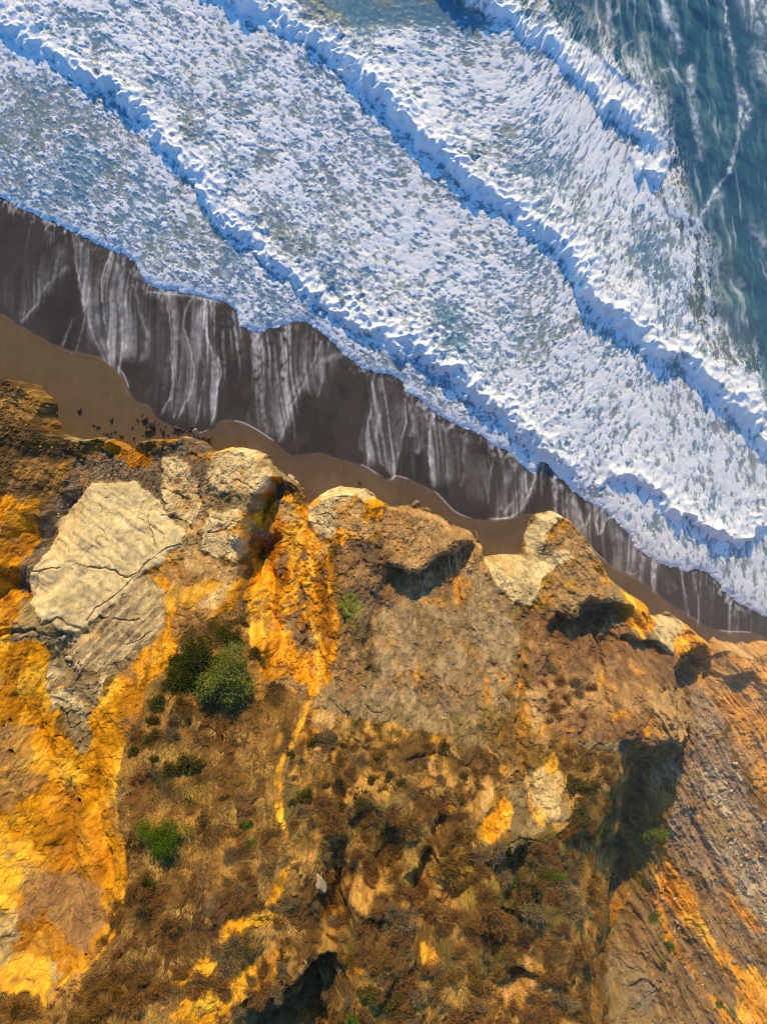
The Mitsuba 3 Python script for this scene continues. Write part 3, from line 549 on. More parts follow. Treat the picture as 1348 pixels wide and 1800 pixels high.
# foam left by the backwash: thin combed streaks, lobes and rims
slant = np.interp(SX, [-70, -40, -10, 20, 60], [-0.10, -0.02, 0.16, 0.10, -0.05])
ac = SX + slant * (SY - 25) + 0.5 * fb(SX, SY, 6, 2, 4)
comb = n2(ac, SY * 0.06, 0.35, 5) * 0.5 + n2(ac, SY * 0.05, 1.1, 6) * 0.6
bunch = n2(ac, SY * 0.04, 4.2, 7)
run = -S / (5.0 + 6.0 * sstep(-0.2, 0.8, bunch))
streak = sstep(-0.15, 0.8, comb + 0.75 * bunch - 0.6 * run + 0.15) * sstep(2.2, 0.2, run) * sstep(0.4, 2.0, -S + 1.2)
SW = [([(240, 478), (300, 498), (395, 522)], 1.6, .55), ([(205, 465), (218, 550), (212, 630)], 1.2, .5), ([(600, 620), (560, 640), (530, 690)], 1.5, .35), ([(905, 815), (885, 870), (880, 900)], 1.6, .4), ([(300, 520), (310, 600)], 1.6, .35), ([(735, 720), (720, 770)], 1.5, .3), ([(1090, 940), (1110, 965)], 1.2, .4),
      ([(120, 398), (126, 450), (138, 500), (146, 530), (152, 560)], 0.22, .8), ([(200, 430), (180, 478), (177, 520), (185, 580), (196, 640), (212, 655)], 0.38, 1), ([(154, 505), (152, 540), (163, 580), (180, 620), (200, 650)], 0.5, .55),
      ([(212, 560), (214, 620), (213, 655), (224, 685), (233, 702)], 0.2, .8), ([(222, 500), (216, 540), (220, 600), (213, 640)], 0.5, .5), ([(232, 500), (250, 560), (256, 600), (248, 640)], 0.7, .4), ([(295, 530), (300, 600), (302, 670), (296, 700), (280, 736)], 0.22, .7),
      ([(335, 525), (322, 565), (335, 610), (340, 650), (335, 690), (322, 715), (310, 742)], 0.26, .75), ([(365, 528), (364, 580), (374, 615), (386, 640), (382, 690), (378, 730), (370, 752)], 0.24, .95), ([(350, 600), (360, 650), (352, 700), (346, 750)], 0.26, .6),
      ([(310, 640), (310, 700), (305, 740)], 0.18, .6), ([(562, 600), (548, 640), (528, 690), (508, 730), (487, 782)], 0.28, .7), ([(540, 600), (532, 650), (512, 700), (492, 750)], 0.9, .4), ([(575, 600), (570, 650), (555, 700)], 0.3, .4),
      ([(655, 655), (652, 720), (646, 780), (645, 825)], 0.26, .7), ([(668, 665), (670, 720), (660, 780)], 0.8, .4), ([(714, 700), (712, 740), (704, 780), (694, 820), (688, 840), (674, 843)], 0.2, 1), ([(757, 735), (753, 780), (758, 820), (762, 862)], 0.2, .8),
      ([(740, 725), (742, 760), (735, 800)], 0.7, .35), ([(948, 815), (938, 860), (918, 895), (895, 910), (850, 912)], 0.28, .9), ([(925, 835), (912, 870), (885, 905)], 0.8, .5), ([(870, 800), (860, 850), (855, 890)], 0.5, .3), ([(1010, 870), (1020, 900), (1028, 925), (1038, 905), (1032, 880)], 0.25, .7),
      ([(1060, 895), (1048, 915), (1056, 940), (1066, 915), (1080, 905)], 0.22, .8), ([(1122, 930), (1132, 960), (1130, 975), (1143, 984), (1150, 968), (1175, 966)], 0.2, .95), ([(1202, 1000), (1204, 1040), (1212, 1090)], 0.16, .6), ([(1225, 1008), (1228, 1060), (1226, 1110)], 0.12, .5),
      ([(110, 470), (80, 505), (60, 540), (38, 572)], 0.5, .4), ([(100, 440), (92, 490), (84, 520)], 0.8, .25), ([(130, 622), (140, 640), (160, 640), (170, 636)], 0.12, .9), ([(1106, 1005), (1118, 1010), (1125, 1000)], 0.12, .8), ([(260, 510), (330, 517), (400, 530)], 0.4, .8),
      ([(168, 545), (180, 600), (196, 632)], 1.0, .5), ([(128, 560), (118, 590), (112, 612)], 0.2, .35), ([(150, 560), (142, 600), (138, 622)], 0.2, .35), ([(820, 770), (815, 810), (812, 860)], 0.5, .3), ([(900, 810), (884, 850), (872, 890)], 0.5, .35)]
lobes, cores = np.zeros_like(SX), np.zeros_like(SX)
FADE = {(120, 398): 1, (200, 430): 1, (154, 505): 1, (295, 530): 1, (335, 525): -1, (365, 528): -1, (562, 600): -1, (575, 600): -1, (655, 655): 1, (714, 700): -1, (757, 735): 1, (948, 815): -1, (1010, 870): -1, (1060, 895): 1, (1122, 930): -1, (110, 470): -1, (870, 800): -1, (222, 500): 1}
for px, w, s_ in SW:
    pts, _ = curved(flat(px, 0.8))
    d, t, side = line_dist(pts, SX + 0.10 * fb(SX, SY, 0.6, 2, 8) + 0.3 * n2(SX, SY, 3, 10), SY, 7.0)
    fade = FADE.get(px[0], 0)
    wide = np.where(side * fade > 0, 0.85 * np.exp(-d / (2.0 + 1.4 * sstep(0, 0.5, t))), 0) if fade else 0
    ends = sstep(1.0, 0.82, t) * sstep(0.0, 0.08, t)
    cores = np.maximum(cores, s_ * np.exp(-(d / (0.35 * w + 0.05)) ** 2) * sstep(1.0, 0.93, t) * (0.7 + 0.5 * n2(SX, SY, 1.2, 24)))
    lobes = np.maximum(lobes, s_ * np.maximum(wide * ends, 0.6 * np.exp(-(d / (1.6 * w)) ** 2) * sstep(1.0, 0.9, t)) * (0.8 + 0.3 * n2(ac, SY * 0.15, 1.2, 23)))
fleck = n2(SX, SY * 0.6, 0.25, 11) * 0.6 + n2(SX, SY, 0.5, 12) * 0.4
veil = sstep(0.0, 2.6, S + 2.6) * sstep(-0.2, 0.5, n2(SX, SY, 5, 13) + 0.3 * comb)
ripple = 0.6 + 0.4 * n2(SX * 0.5, SY * 2.0, 0.4, 14)
thread = sstep(-0.45, 0.6, n2(ac + 0.05 * fleck, SY * 0.05, 0.26, 21) * 0.65 + n2(ac, SY * 0.045, 0.6, 22) * 0.45)
foam_s = np.clip(0.6 * streak * (0.45 + 0.5 * fleck) * (0.1 + 0.9 * thread) + lobes * (0.72 + 0.3 * fleck) * (0.2 + 0.85 * thread) + 0.5 * cores * (0.75 + 0.35 * fleck) + 0.45 * veil * sstep(-0.1, 0.8, fleck), 0, 1) * sstep(-0.5, 0.3, wet + 0.3)
rim = np.exp(-(np.abs(wet - 0.1) / 0.10) ** 2) * sstep(0.15, 0.6, n2(SX, SY, 2.2, 15)) * 0.55
foam_s = np.clip(1.25 * foam_s + rim, 0, 1)
dry_c = mixed(C(0.115, 0.080, 0.05), C(0.142, 0.10, 0.062), sstep(-0.4, 0.5, fb(SX, SY, 4, 4, 16)))
dry_c = mixed(dry_c, C(0.135, 0.095, 0.05), sstep(-25, -45, SX))
wet_c = mixed(C(0.043, 0.0345, 0.026), C(0.056, 0.045, 0.034), sstep(-0.4, 0.5, fb(SX, SY, 3, 4, 17)))
SC = mixed(dry_c, wet_c, sstep(-0.25, 0.25, wet + 0.12 * fb(SX, SY, 1.0, 3, 18)))
SC = SC * (1 + 0.05 * n2(SX, SY, 0.35, 19) + 0.04 * n2(ac, SY * 0.2, 0.5, 20))[..., None]
SC = mixed(SC, C(0.72, 0.72, 0.72), foam_s * 0.9)
for key, kk, mat, lab in (('beach', skeep & (wet < -0.1), 'mat_damp_sand', 'strip of brown sand between the cliff foot and the wet sand'), ('wet_sand', skeep & (wet >= -0.6), 'mat_wet_sand', 'dark wet sand combed with white backwash foam')):
    q = 2 if key == 'beach' else 1
    v, f, used = grid_mesh(SX[::q, ::q], SY[::q, ::q], SZ[::q, ::q] - 0.025 * (q - 1), kk[::q, ::q])
    add(key, (v, f), mat, smooth=True, color=SC[::q, ::q].reshape(-1, 3)[used], label=lab, category='sand', kind='structure')

# ---------------------------------------------------------------- the sea
hw = 0.13
WX, WY = np.meshgrid(np.arange(-76, 76, hw), np.arange(-30, 97, hw))
GSH = WX.shape
sel = np.flatnonzero((np.abs(WX) < 0.54 * H_CAM + 5.5).ravel() & shapely.contains_xy(sea_poly.buffer(2.5), WX.ravel(), WY.ravel()))
WX, WY = WX.ravel()[sel], WY.ravel()[sel]
S = shore_s(WX, WY)
# crests of the breaking waves (pixels), height, width of the front, length of the back
WAVES = [('A', [(-120, -40), (0, 28), (60, 62), (130, 115), (200, 145), (242, 190), (300, 250), (342, 300), (380, 366), (440, 418), (500, 468), (560, 510), (610, 548), (680, 590), (740, 612), (800, 650), (860, 700), (920, 757), (960, 790), (1012, 830), (1060, 862)], 1.45, 2.2, 6.0, 0.04, 0.06),
         ('B', [(330, -60), (430, -6), (500, 26), (560, 60), (600, 88), (640, 122), (680, 170), (720, 200), (760, 240), (810, 290), (860, 330), (900, 352), (950, 392), (1000, 432), (1038, 505), (1100, 560), (1160, 608), (1200, 622), (1240, 664), (1290, 700), (1322, 740), (1352, 792), (1400, 860)], 1.95, 2.4, 6.0, 0.02, 0.02),
         ('C', [(760, -60), (822, -4), (890, 18), (930, 52), (955, 54), (990, 80), (1032, 126), (1080, 180), (1112, 222), (1150, 256), (1170, 280)], 2.1, 1.8, 5.0, 0.02, 0.12),
         ('D', [(1040, 868), (1066, 850), (1100, 836), (1142, 850), (1182, 882), (1222, 906), (1262, 926), (1310, 934), (1350, 908), (1420, 900)], 1.15, 1.5, 4.0, 0.08, 0.03),
         ('E', [(1110, 300), (1135, 296), (1168, 318)], 1.2, 1.2, 2.5, 0.2, 0.2)]
wob = 0.55 * fb(WX, WY, 3.2, 3, 1)
knobs = (0.6 - np.abs(n2(WX, WY, 1.5, 2)) * 1.3) * 0.6 + (0.5 - np.abs(n2(WX, WY, 0.7, 3))) * 0.55 + 0.9 * fb(WX, WY, 7, 2, 37)
wob2 = knobs
DW, TW, HW = {}, {}, {}
Zw = np.zeros_like(WX)
turb = np.zeros_like(WX)
front = np.zeros_like(WX)
backs = np.zeros_like(WX)
for name, px, hgt, wf, wb, t0, t1 in WAVES:
    pts, L = curved(flat(px, 1.2))
    d, t, side = line_dist(pts, WX, WY, 30.0)
    d = np.where(side > 0, d, -d) + wob + wob2
    along = sstep(0, t0, t) * sstep(0, t1, 1 - t)
    hh = hgt * along * np.clip(0.8 + 0.35 * n2(WX, WY, 11, 3) + 0.25 * n2(WX, WY, 4, 38), 0.35, 1.3)
    prof = np.where(d > 0, np.exp(-d / wb) * 0.9 + 0.1 * np.exp(-d / 14), sstep(-wf, 0.0, d))
    Zw = np.maximum(Zw, hh * prof) + 0.25 * np.minimum(Zw, hh * prof)
    turb = np.maximum(turb, along * sstep(-wf, -wf * 0.5, d) * np.exp(-np.maximum(d, 0) / 2.5))
    front = np.maximum(front, along * sstep(-9, -5, d) * sstep(1, -1, d))
    backs = np.maximum(backs, along * sstep(0.8, 2.0, d) * sstep(7.5, 3.5, d))
    DW[name], TW[name], HW[name] = d, t, along
# open water beyond the surf
OPEN_PX = [(950, -80), (975, 30), (1060, 108), (1110, 165), (1152, 225), (1176, 300), (1172, 350), (1180, 400), (1202, 440), (1214, 500), (1216, 560), (1236, 590), (1262, 640), (1310, 655), (1332, 690), (1360, 720), (1500, 900), (1900, 900), (1900, -80)]
op = shapely.Polygon(flat(OPEN_PX, 0.5))
shapely.prepare(op)
ox, oy = WX + 1.1 * fb(WX, WY, 4, 4, 4), WY + 1.1 * fb(WX, WY, 4, 4, 5)
bd, _, _ = line_dist(dense(flat(OPEN_PX[:17], 0.5))[0], ox, oy, 40)
opened = np.where(shapely.contains_xy(op, ox, oy), bd, -bd)          # + in open water

# foam: lace of strands over the water, thick where it has just broken
tilt = np.interp(WX, [-60, 0, 40, 70], [0.5, 0.35, 0.1, 0.05])
sx_, sy_ = WX + 0.5 * fb(WX, WY, 1.5, 4, 6, 0.7), WY + 0.5 * fb(WX, WY, 1.5, 4, 7, 0.7)
stretch = lerp(0.85, 0.42, sstep(20, 55, WX))
a1, a2, ar = worley(sx_ + tilt * sy_, sy_ * stretch, 0.85, 1)
b1, b2, br = worley(sx_ + tilt * sy_ + 0.2 * wob, sy_ * stretch, 0.42, 2)
lace = np.maximum(sstep(0.22, 0.02, a2 - a1), 0.8 * sstep(0.26, 0.03, b2 - b1))
cover = 0.82 + 0.16 * fb(WX, WY, 9, 4, 8) + 0.14 * fb(WX, WY, 2.2, 3, 9)
grey_px = shapely.Polygon(flat([(-150, 150), (60, 130), (150, 190), (250, 280), (330, 370), (430, 450), (470, 520), (420, 520), (330, 460), (200, 420), (100, 370), (-150, 270)], 0.3))
shapely.prepare(grey_px)
gd, _, _ = line_dist(np.vstack([dense(np.array(grey_px.exterior.coords))[0]]), WX, WY, 3)
grey = sstep(-2, 2, np.where(shapely.contains_xy(grey_px, WX, WY), gd, -gd) + 1.2 * wob)
cover -= 0.22 * grey
cover += 0.5 * turb + 0.1 * sstep(20, 50, WX) - 0.1 * backs
for px, w, k in (([(470, 395), (520, 440), (580, 510)], 3.0, .45), ([(325, 210), (330, 245)], 1.3, .6), ([(780, 560), (800, 600), (770, 630)], 2.5, .4), ([(560, 20), (660, 30), (760, 20), (820, 40)], 3.0, .75), ([(600, 5), (800, 0)], 3.0, .6), ([(100, 20), (160, 40)], 1.5, .4),
                 ([(1130, 440), (1160, 480), (1130, 420)], 3.0, .4), ([(1180, 560), (1200, 600)], 2.5, .2), ([(560, 230), (520, 90), (600, 190)], 2.2, .2), ([(610, 210), (660, 260), (700, 300)], 1.5, .3), ([(920, 20), (950, 40)], 1.5, .6), ([(1050, 180), (1100, 240)], 1.5, .4)):
    d, t, _ = line_dist(curved(flat(px, 0.5))[0], WX, WY, 12)
    cover -= k * np.exp(-(d / w) ** 2)
fx, fy = WX + tilt * WY, WY * stretch
web = 1 - 2.2 * np.abs(fb(fx, fy, 0.8, 4, 26, 0.9))             # bright veins
web2 = n2(fx, fy, 0.30, 34) * 0.7 + n2(fx, fy, 0.55, 35) * 0.6
patch = fb(WX, WY, 2.6, 4, 36, 0.6)
p_hole = sstep(1.0, 0.1, cover)
hole = np.maximum((ar < p_hole) * sstep(0.05, 0.25, a2 - a1) * 0.9, (br < p_hole) * sstep(0.06, 0.3, b2 - b1) * 0.8)
hole = np.maximum(hole, sstep(0.45, 0.0, cover) * sstep(0.06, 0.2, np.minimum(a2 - a1, b2 - b1)))
airy = sstep(0.55, -0.55, 0.75 * web + 0.75 * web2 + 0.35 * patch + 1.2 * (cover - 0.72) + 0.45 * turb)      # thin, watery froth between the veins
foam_f = np.clip((1 - 0.85 * airy) * (1 - hole * (0.7 + 0.3 * sstep(0.7, 0.2, cover))), 0, 1)
# open water: pale streaks drawn out by the current
st_a = WX + 0.16 * WY + 0.9 * fb(WX, WY, 7, 3, 10)
st_b = st_a + 0.35 * fb(WX, WY, 2.6, 4, 30, 0.6)
hair = n2(st_b, WY * 0.14, 0.24, 31) * 0.6 + n2(st_b, WY * 0.11, 0.5, 32) * 0.5
st = n2(st_b, WY * 0.10, 0.5, 11) * 0.5 + n2(st_b, WY * 0.08, 1.5, 12) * 0.4 + 0.3 * hair
clump = fb(st_a * 0.6, WY * 0.14, 2.6, 4, 13)
wisps = sstep(0.22, 0.8, clump + 0.45 * st - 0.12 * sstep(6, 20, opened) - 0.2 * sstep(52, 40, WY)) * (0.35 + 0.65 * sstep(-0.1, 0.6, n2(WX, WY * 0.5, 0.3, 14)))
fil = np.zeros_like(WX)
for px, w, s in (([(1300, 190), (1292, 230), (1284, 285), (1268, 322), (1248, 355), (1225, 385), (1208, 410), (1198, 440)], 0.32, 1), ([(1262, 348), (1240, 366), (1222, 390)], 0.8, .5), ([(1268, 0), (1280, 60), (1292, 130), (1300, 190)], 0.5, .6), ([(1212, 120), (1215, 190), (1225, 250), (1228, 280)], 0.6, .7),
                 ([(1160, 130), (1190, 125), (1205, 160), (1210, 180)], 0.3, .6), ([(1092, 130), (1095, 90), (1110, 70)], 0.3, .6), ([(1160, 0), (1180, 40), (1195, 85)], 0.8, .8), ([(1115, 120), (1130, 160), (1150, 200), (1160, 250)], 1.4, .8), ([(1130, 60), (1135, 100)], 0.6, .6), ([(1300, 160), (1312, 200), (1305, 220)], 0.8, .8),
                 ([(1348, 40), (1320, 0)], 2.4, .9), ([(1330, 90), (1345, 150)], 1.5, .5), ([(1055, 35), (1070, 45), (1080, 15)], 0.3, .5), ([(1320, 400), (1345, 430)], 1.0, .4), ([(1300, 490), (1304, 505)], 0.5, .8), ([(1080, 60), (1060, 0)], 0.7, .5)):
    d, t, _ = line_dist(curved(flat(px, 0.3))[0], WX + 0.35 * fb(WX, WY, 1.2, 3, 15), WY + 0.35 * fb(WX, WY, 1.2, 3, 16), 6)
    fil = np.maximum(fil, s * np.exp(-(d / w) ** 2) * (0.55 + 0.45 * sstep(-0.3, 0.4, n2(WX, WY, 0.35, 17))))
edge_lace = sstep(0.1, 0.8, web + 0.35 * hair + 0.4 * patch) * sstep(7, 0.5, opened) * sstep(-0.4, 0.4, clump + 0.3)
broken = 0.35 + 0.65 * sstep(-0.45, 0.35, 0.6 * hair + 0.7 * fb(WX, WY, 0.7, 3, 33, 0.8))
chopw = n2(WX + 0.5 * WY, WY * 0.7, 0.45, 39) * 0.6 + n2(WX + 0.3 * WY, WY * 0.6, 0.9, 40) * 0.5
foam_o = np.clip((0.8 * wisps * broken + 1.35 * fil) * broken * (0.75 + 0.35 * chopw) + 0.9 * edge_lace + 0.30 * sstep(0.35, 0.9, hair + 0.5 * clump), 0, 1)
om = sstep(-0.5, 0.5, opened)
foam = lerp(foam_f, foam_o, om)
foam = np.clip(foam + sstep(1.6, 0.3, S) * 0.6, 0, 1)
# heights
bil = lambda c, s: np.abs(n2(WX + 0.2 * wob, WY * lerp(1.0, 0.7, sstep(20, 50, WX)), c, s))
puff = 1 - (0.55 * bil(1.5, 18) + 0.45 * bil(0.75, 19)) * 1.7
cu, cv = WX + tilt * WY + 0.3 * wob, WY * lerp(0.85, 0.5, sstep(20, 50, WX))
shard = 1 - 2 * np.abs(n2(cu, cv, 0.62, 20))
chop = (0.05 * fb(cu, cv, 1.7, 3, 27) + 0.02 * shard + 0.045 * web2 + 0.025 * web) * lerp(0.5, 1.0, foam) * (1 + 0.35 * fb(WX, WY, 5, 2, 28))
Zw = Zw + lerp(1.0, 0.4, om) * (chop + 0.09 * foam) + turb * 0.75 * puff + om * (0.08 * st + 0.07 * chopw + 0.45 * fb(WX + 0.7 * WY, WY * 0.8, 6, 3, 22))
ragged = 0.45 * fb(WX, WY, 1.1, 4, 23, 0.75)
thick = 0.55 * (1 - np.exp(-np.maximum(S + ragged, 0) / 0.9))
Zw = Zw * sstep(-0.5, 3.0, S) + thick - 1.2 * sstep(0.1, -1.2, S + ragged) - 0.1
# colours
w_deep, w_teal, w_silt = C(0.024, 0.115, 0.175), C(0.085, 0.20, 0.235), C(0.14, 0.165, 0.135)
surfw = mixed(C(0.085, 0.21, 0.30), C(0.16, 0.23, 0.23), sstep(-0.3, 0.5, fb(WX, WY, 4, 3, 24)))
openw = mixed(mixed(w_deep, w_teal, sstep(-0.5, 0.6, st + 0.4 * clump + 0.4 * hair + 0.4 * chopw)), w_silt, 0.8 * sstep(12, 0, opened) * sstep(-0.5, 0.5, clump + 0.4 * st))
WC = mixed(surfw, openw, om)
WC = mixed(WC, mixed(C(0.80, 0.85, 0.87), C(0.72, 0.80, 0.83), sstep(0, 0.8, n2(WX, WY, 0.6, 25))), foam)
inside = S > -1.6
wid = np.zeros(WX.shape, int)
WLAB = {'A': 'breaking wave nearest the beach, a long white roll crossing the whole surf', 'B': 'tallest middle breaking wave with a broad blue shadow in front', 'C': 'outermost breaking wave beside the open teal water', 'D': 'small curling wave at the lower right edge of the surf'}
for k, n in enumerate('ABCD'):
    wid[(HW[n] > 0.3) & (DW[n] > -2.6) & (DW[n] < 1.6) & (om < 0.5)] = k + 1


def water(key, keep, **kw):
    cells = full & (np.pad(keep_grid(keep), ((0, 0), (0, 0))))
    v, f, used = grid_mesh(GX, GY, GZ, cells)
    k = where[used]
    return add(key, (v, f), 'mat_sea', smooth=True, color=WC[k], uv=np.stack([foam[k], 0 * used], 1), **kw)


def keep_grid(m):
    g = np.zeros(GSH[0] * GSH[1], bool)
    g[sel] = m
    return g.reshape(GSH)


GX, GY = np.meshgrid(np.arange(-76, 76, hw), np.arange(-30, 97, hw))
GZ = np.zeros(GSH)
GZ.ravel()[sel] = Zw
where = np.zeros(GSH[0] * GSH[1], int)
where[sel] = np.arange(len(sel))
full = keep_grid(inside)
full[:-1, :-1] = full[:-1, :-1] & full[1:, :-1] & full[:-1, 1:] & full[1:, 1:]


surf = om < 0.5
water('sea', inside & ~surf, label='open teal water streaked with thin foam', category='sea', kind='structure')
water('sea_foam', inside & surf & (wid == 0), label='broad field of white churned foam between the waves', category='foam', kind='stuff')
for k, n in enumerate('ABCD'):
    water('breaking_wave', inside & surf & (wid == k + 1), label=WLAB[n], category='wave')
FX, FY = np.meshgrid(np.r_[-700, -500, np.arange(-300, 301, 10), 500, 700], np.r_[np.arange(-200, 301, 10), 500, 700])
fkeep = ~((np.abs(FX + 5) < 66) & (np.abs(FY + 5 - 33) < 60)) & (FY > -0.62 * FX - 60 + 0 * FX)
v, f, used = grid_mesh(FX.astype(float), FY.astype(float), np.full(FX.shape, -0.4), fkeep)
add('sea', (v, f), 'mat_sea', smooth=True, color=np.tile(w_teal, (len(v), 1)), uv=np.zeros((len(v), 2)), label='sea outside the surf', category='sea', kind='structure')

# ---------------------------------------------------------------- pale veil added as a thin haze volume, denser towards the right
HZ = 720.0
cells = 30
mx = (np.arange(cells) + 0.5) / cells * 2 * HZ - HZ
dens = np.interp(mx, [-24, 24, 72, 120], [0.0, 0.00018, 0.0019, 0.0019])[None, :] * np.interp(mx, [-120, -24, 24, 72], [0.8, 1.0, 0.55, 0.15])[:, None]
vol = np.broadcast_to(dens[None], (2, cells, cells)).astype(np.float32)
box = T().translate([0, 0, 60]).scale([HZ, HZ, 67.5])
scene['haze_medium'] = {'type': 'heterogeneous', 'albedo': 0.96, 'sigma_t': {'type': 'gridvolume', 'grid': mi.VolumeGrid(np.ascontiguousarray(vol[..., None])), 'to_world': T().translate([-HZ, -HZ, -7.5]).scale([2 * HZ, 2 * HZ, 135])}}
scene['haze'] = {'type': 'cube', 'to_world': box, 'bsdf': {'type': 'null'}, 'interior': {'type': 'ref', 'id': 'haze_medium'}}
labels['haze'] = {'label': 'pale haze thickening towards the right', 'category': 'haze', 'kind': 'stuff'}
scene['camera']['medium'] = {'type': 'ref', 'id': 'haze_medium'}

# ---------------------------------------------------------------- plants and stones
rnd = np.random.default_rng(11)


def hsurf(x, y):
    """Height of the finished cliff sheet."""
    c = np.array([(np.ravel(y) + 79) / h, (np.ravel(x) + 74) / h])
    return ndimage.map_coordinates(ZL, c, order=1, mode='nearest').reshape(np.shape(x))


def seen(u, v):
    g = ground(u, v)
    g[:, 2] = hsurf(g[:, 0], g[:, 1])
    return g


def leaves(centres, out, length, width, droop=0.2, spread=0.7, seed=0):
    """One small folded leaf (two triangles) at each centre, pointing along out with some scatter."""
    r = np.random.default_rng(seed)
    n = len(centres)
    d = out / (np.linalg.norm(out, axis=1, keepdims=True) + 1e-9) + r.normal(0, spread, (n, 3)) - [0, 0, droop]
    d /= np.linalg.norm(d, axis=1, keepdims=True)
    side = np.cross(d, r.normal(0, 1, (n, 3)))
    side /= np.linalg.norm(side, axis=1, keepdims=True) + 1e-9
    up = np.cross(side, d)
    L = (length * r.uniform(0.6, 1.3, n))[:, None]
    W = (width * r.uniform(0.7, 1.2, n))[:, None]
    a, tip, l, rr = centres, centres + d * L, centres + d * L * 0.45 + side * W + up * W * 0.4, centres + d * L * 0.45 - side * W + up * W * 0.4
    v = np.stack([a, l, tip, rr], 1).reshape(-1, 3)
    k = np.arange(n)[:, None] * 4
    return v, np.vstack([k + [0, 1, 2], k + [0, 2, 3]])


def tube_mesh(p, r0, r1, sides=6):
    p = np.asarray(p, float)
    rr = np.linspace(r0, r1, len(p))
    t = np.gradient(p, axis=0)
    t /= np.linalg.norm(t, axis=1, keepdims=True)
    a = np.cross(t, [0.31, 0.9, 0.2])
    a /= np.linalg.norm(a, axis=1, keepdims=True)
    b = np.cross(t, a)
    ang = np.arange(sides) * 2 * np.pi / sides
    v = p[:, None] + rr[:, None, None] * (np.cos(ang)[None, :, None] * a[:, None] + np.sin(ang)[None, :, None] * b[:, None])
    i, j = np.meshgrid(np.arange(len(p) - 1), np.arange(sides), indexing='ij')
    q = np.stack([i * sides + j, i * sides + (j + 1) % sides, (i + 1) * sides + (j + 1) % sides, (i + 1) * sides + j], -1).reshape(-1, 4)
    return v.reshape(-1, 3), np.vstack([q[:, [0, 1, 2]], q[:, [0, 2, 3]]])


def join(parts):
    vs, fs, o = [], [], 0
    for v, f in parts:
        vs.append(v)
        fs.append(f + o)
        o += len(v)
    return np.vstack(vs), np.vstack(fs)


def bush_parts(radius, height, clumps, per, length, width, seed, hollow=0.35, droop=0.2, spread=0.7):
    """(stems, leaf mesh) of a rounded, uneven bush standing at the origin."""
    r = np.random.default_rng(seed)
    th, ph = r.uniform(0, 2 * np.pi, clumps), np.arccos(r.uniform(0.02, 1, clumps))
    rad = r.uniform(hollow, 1.0, clumps) ** 0.6 * (0.78 + 0.3 * np.sin(th * 3 + seed) + 0.15 * np.sin(th * 5 + 2 * seed))
    c = np.stack([radius * rad * np.sin(ph) * np.cos(th), radius * rad * np.sin(ph) * np.sin(th), height * (0.12 + 0.86 * rad * np.cos(ph))], 1)
    k = np.repeat(np.arange(clumps), per)
    p = c[k] + r.normal(0, 0.115 * radius, (clumps * per, 3)) * [1, 1, 0.7]
    p[:, 2] = np.abs(p[:, 2])
    lv = leaves(p, p - c[k] * 0.6 + [0, 0, 0.15 * height], length, width, droop, spread, seed)
    stems = [tube_mesh([[0, 0, -0.3], c[i] * 0.45 + r.normal(0, 0.05 * radius, 3), c[i] * 0.97], 0.03 * radius, 0.008 * radius, 4) for i in range(0, clumps, max(1, clumps // 24))]
    return join(stems), lv


def M(name, rgb, trans=0.0):
    key = 'mat_' + name
    if trans:
        scene[key] = {'type': 'principledthin', 'base_color': {'type': 'rgb', 'value': rgb}, 'roughness': 0.7, 'diff_trans': trans, 'spec_trans': 0.0}
    else:
        scene[key] = {'type': 'twosided', 'bsdf': {'type': 'diffuse', 'reflectance': {'type': 'rgb', 'value': rgb}}}
    return key


M('twig', [0.085, 0.055, 0.032])
TONES = {'brown': M('leaf_brown', [0.29, 0.148, 0.040], 0.3), 'grey': M('leaf_grey', [0.26, 0.19, 0.085], 0.3), 'rust': M('leaf_rust', [0.26, 0.145, 0.026], 0.3), 'olive': M('leaf_olive', [0.14, 0.115, 0.02], 0.4),
         'green': M('leaf_green', [0.12, 0.19, 0.010], 0.5), 'lime': M('leaf_lime', [0.17, 0.22, 0.012], 0.5), 'dark': M('leaf_dark', [0.085, 0.095, 0.012], 0.4), 'silver': M('leaf_silver', [0.23, 0.25, 0.045], 0.35)}


def T3(x, y, z, rot, sx, sy=None, sz=None):
    return T().translate([float(x), float(y), float(z)]).rotate([0, 0, 1], float(rot)).scale([float(sx), float(sy or sx), float(sz or sx)])


PROTO = {}


def shrub_proto(tone, k):
    key = f'shrub_kind_{tone}_{k}'
    if key not in scene:
        dry = tone in ('brown', 'grey', 'rust')
        st, lv = bush_parts(1.0, 0.85 if dry else 0.95, 46, 26, 0.30 if dry else 0.24, 0.022 if dry else 0.05, 50 + k * 7 + len(tone), 0.3, 0.0 if dry else 0.2, 0.6)
        scene[key] = {'type': 'shapegroup', 'stems': mikit.ply(st, 'mat_twig', smooth=True), 'foliage': mikit.ply(lv, TONES[tone])}
    return key


def shrub(name, u, v, size_px, tone, label, group=None, k=None, g=None):
    g = seen([u], [v])[0] if g is None else g
    r = size_px / 2 * (H_CAM - g[2]) / F_PX
    key = numbered(name)
    kind = shrub_proto(tone, int(rnd.integers(0, 4)) if k is None else k)
    scene[key] = {'type': 'instance', 'to_world': T3(g[0], g[1], g[2] - 0.08 * r, rnd.uniform(0, 360), r * rnd.uniform(0.75, 1.25), r * rnd.uniform(0.75, 1.25), r * rnd.uniform(0.6, 1.1)), 'shapegroup': {'type': 'ref', 'id': kind}}
    labels[key] = {'label': label, 'category': 'shrub', **({'group': group} if group else {})}
    return key


def numbered(name):
    k, key = 0, name
    while key in scene or key in labels:
        k += 1
        key = f'{name}_{k:03d}'
    return key


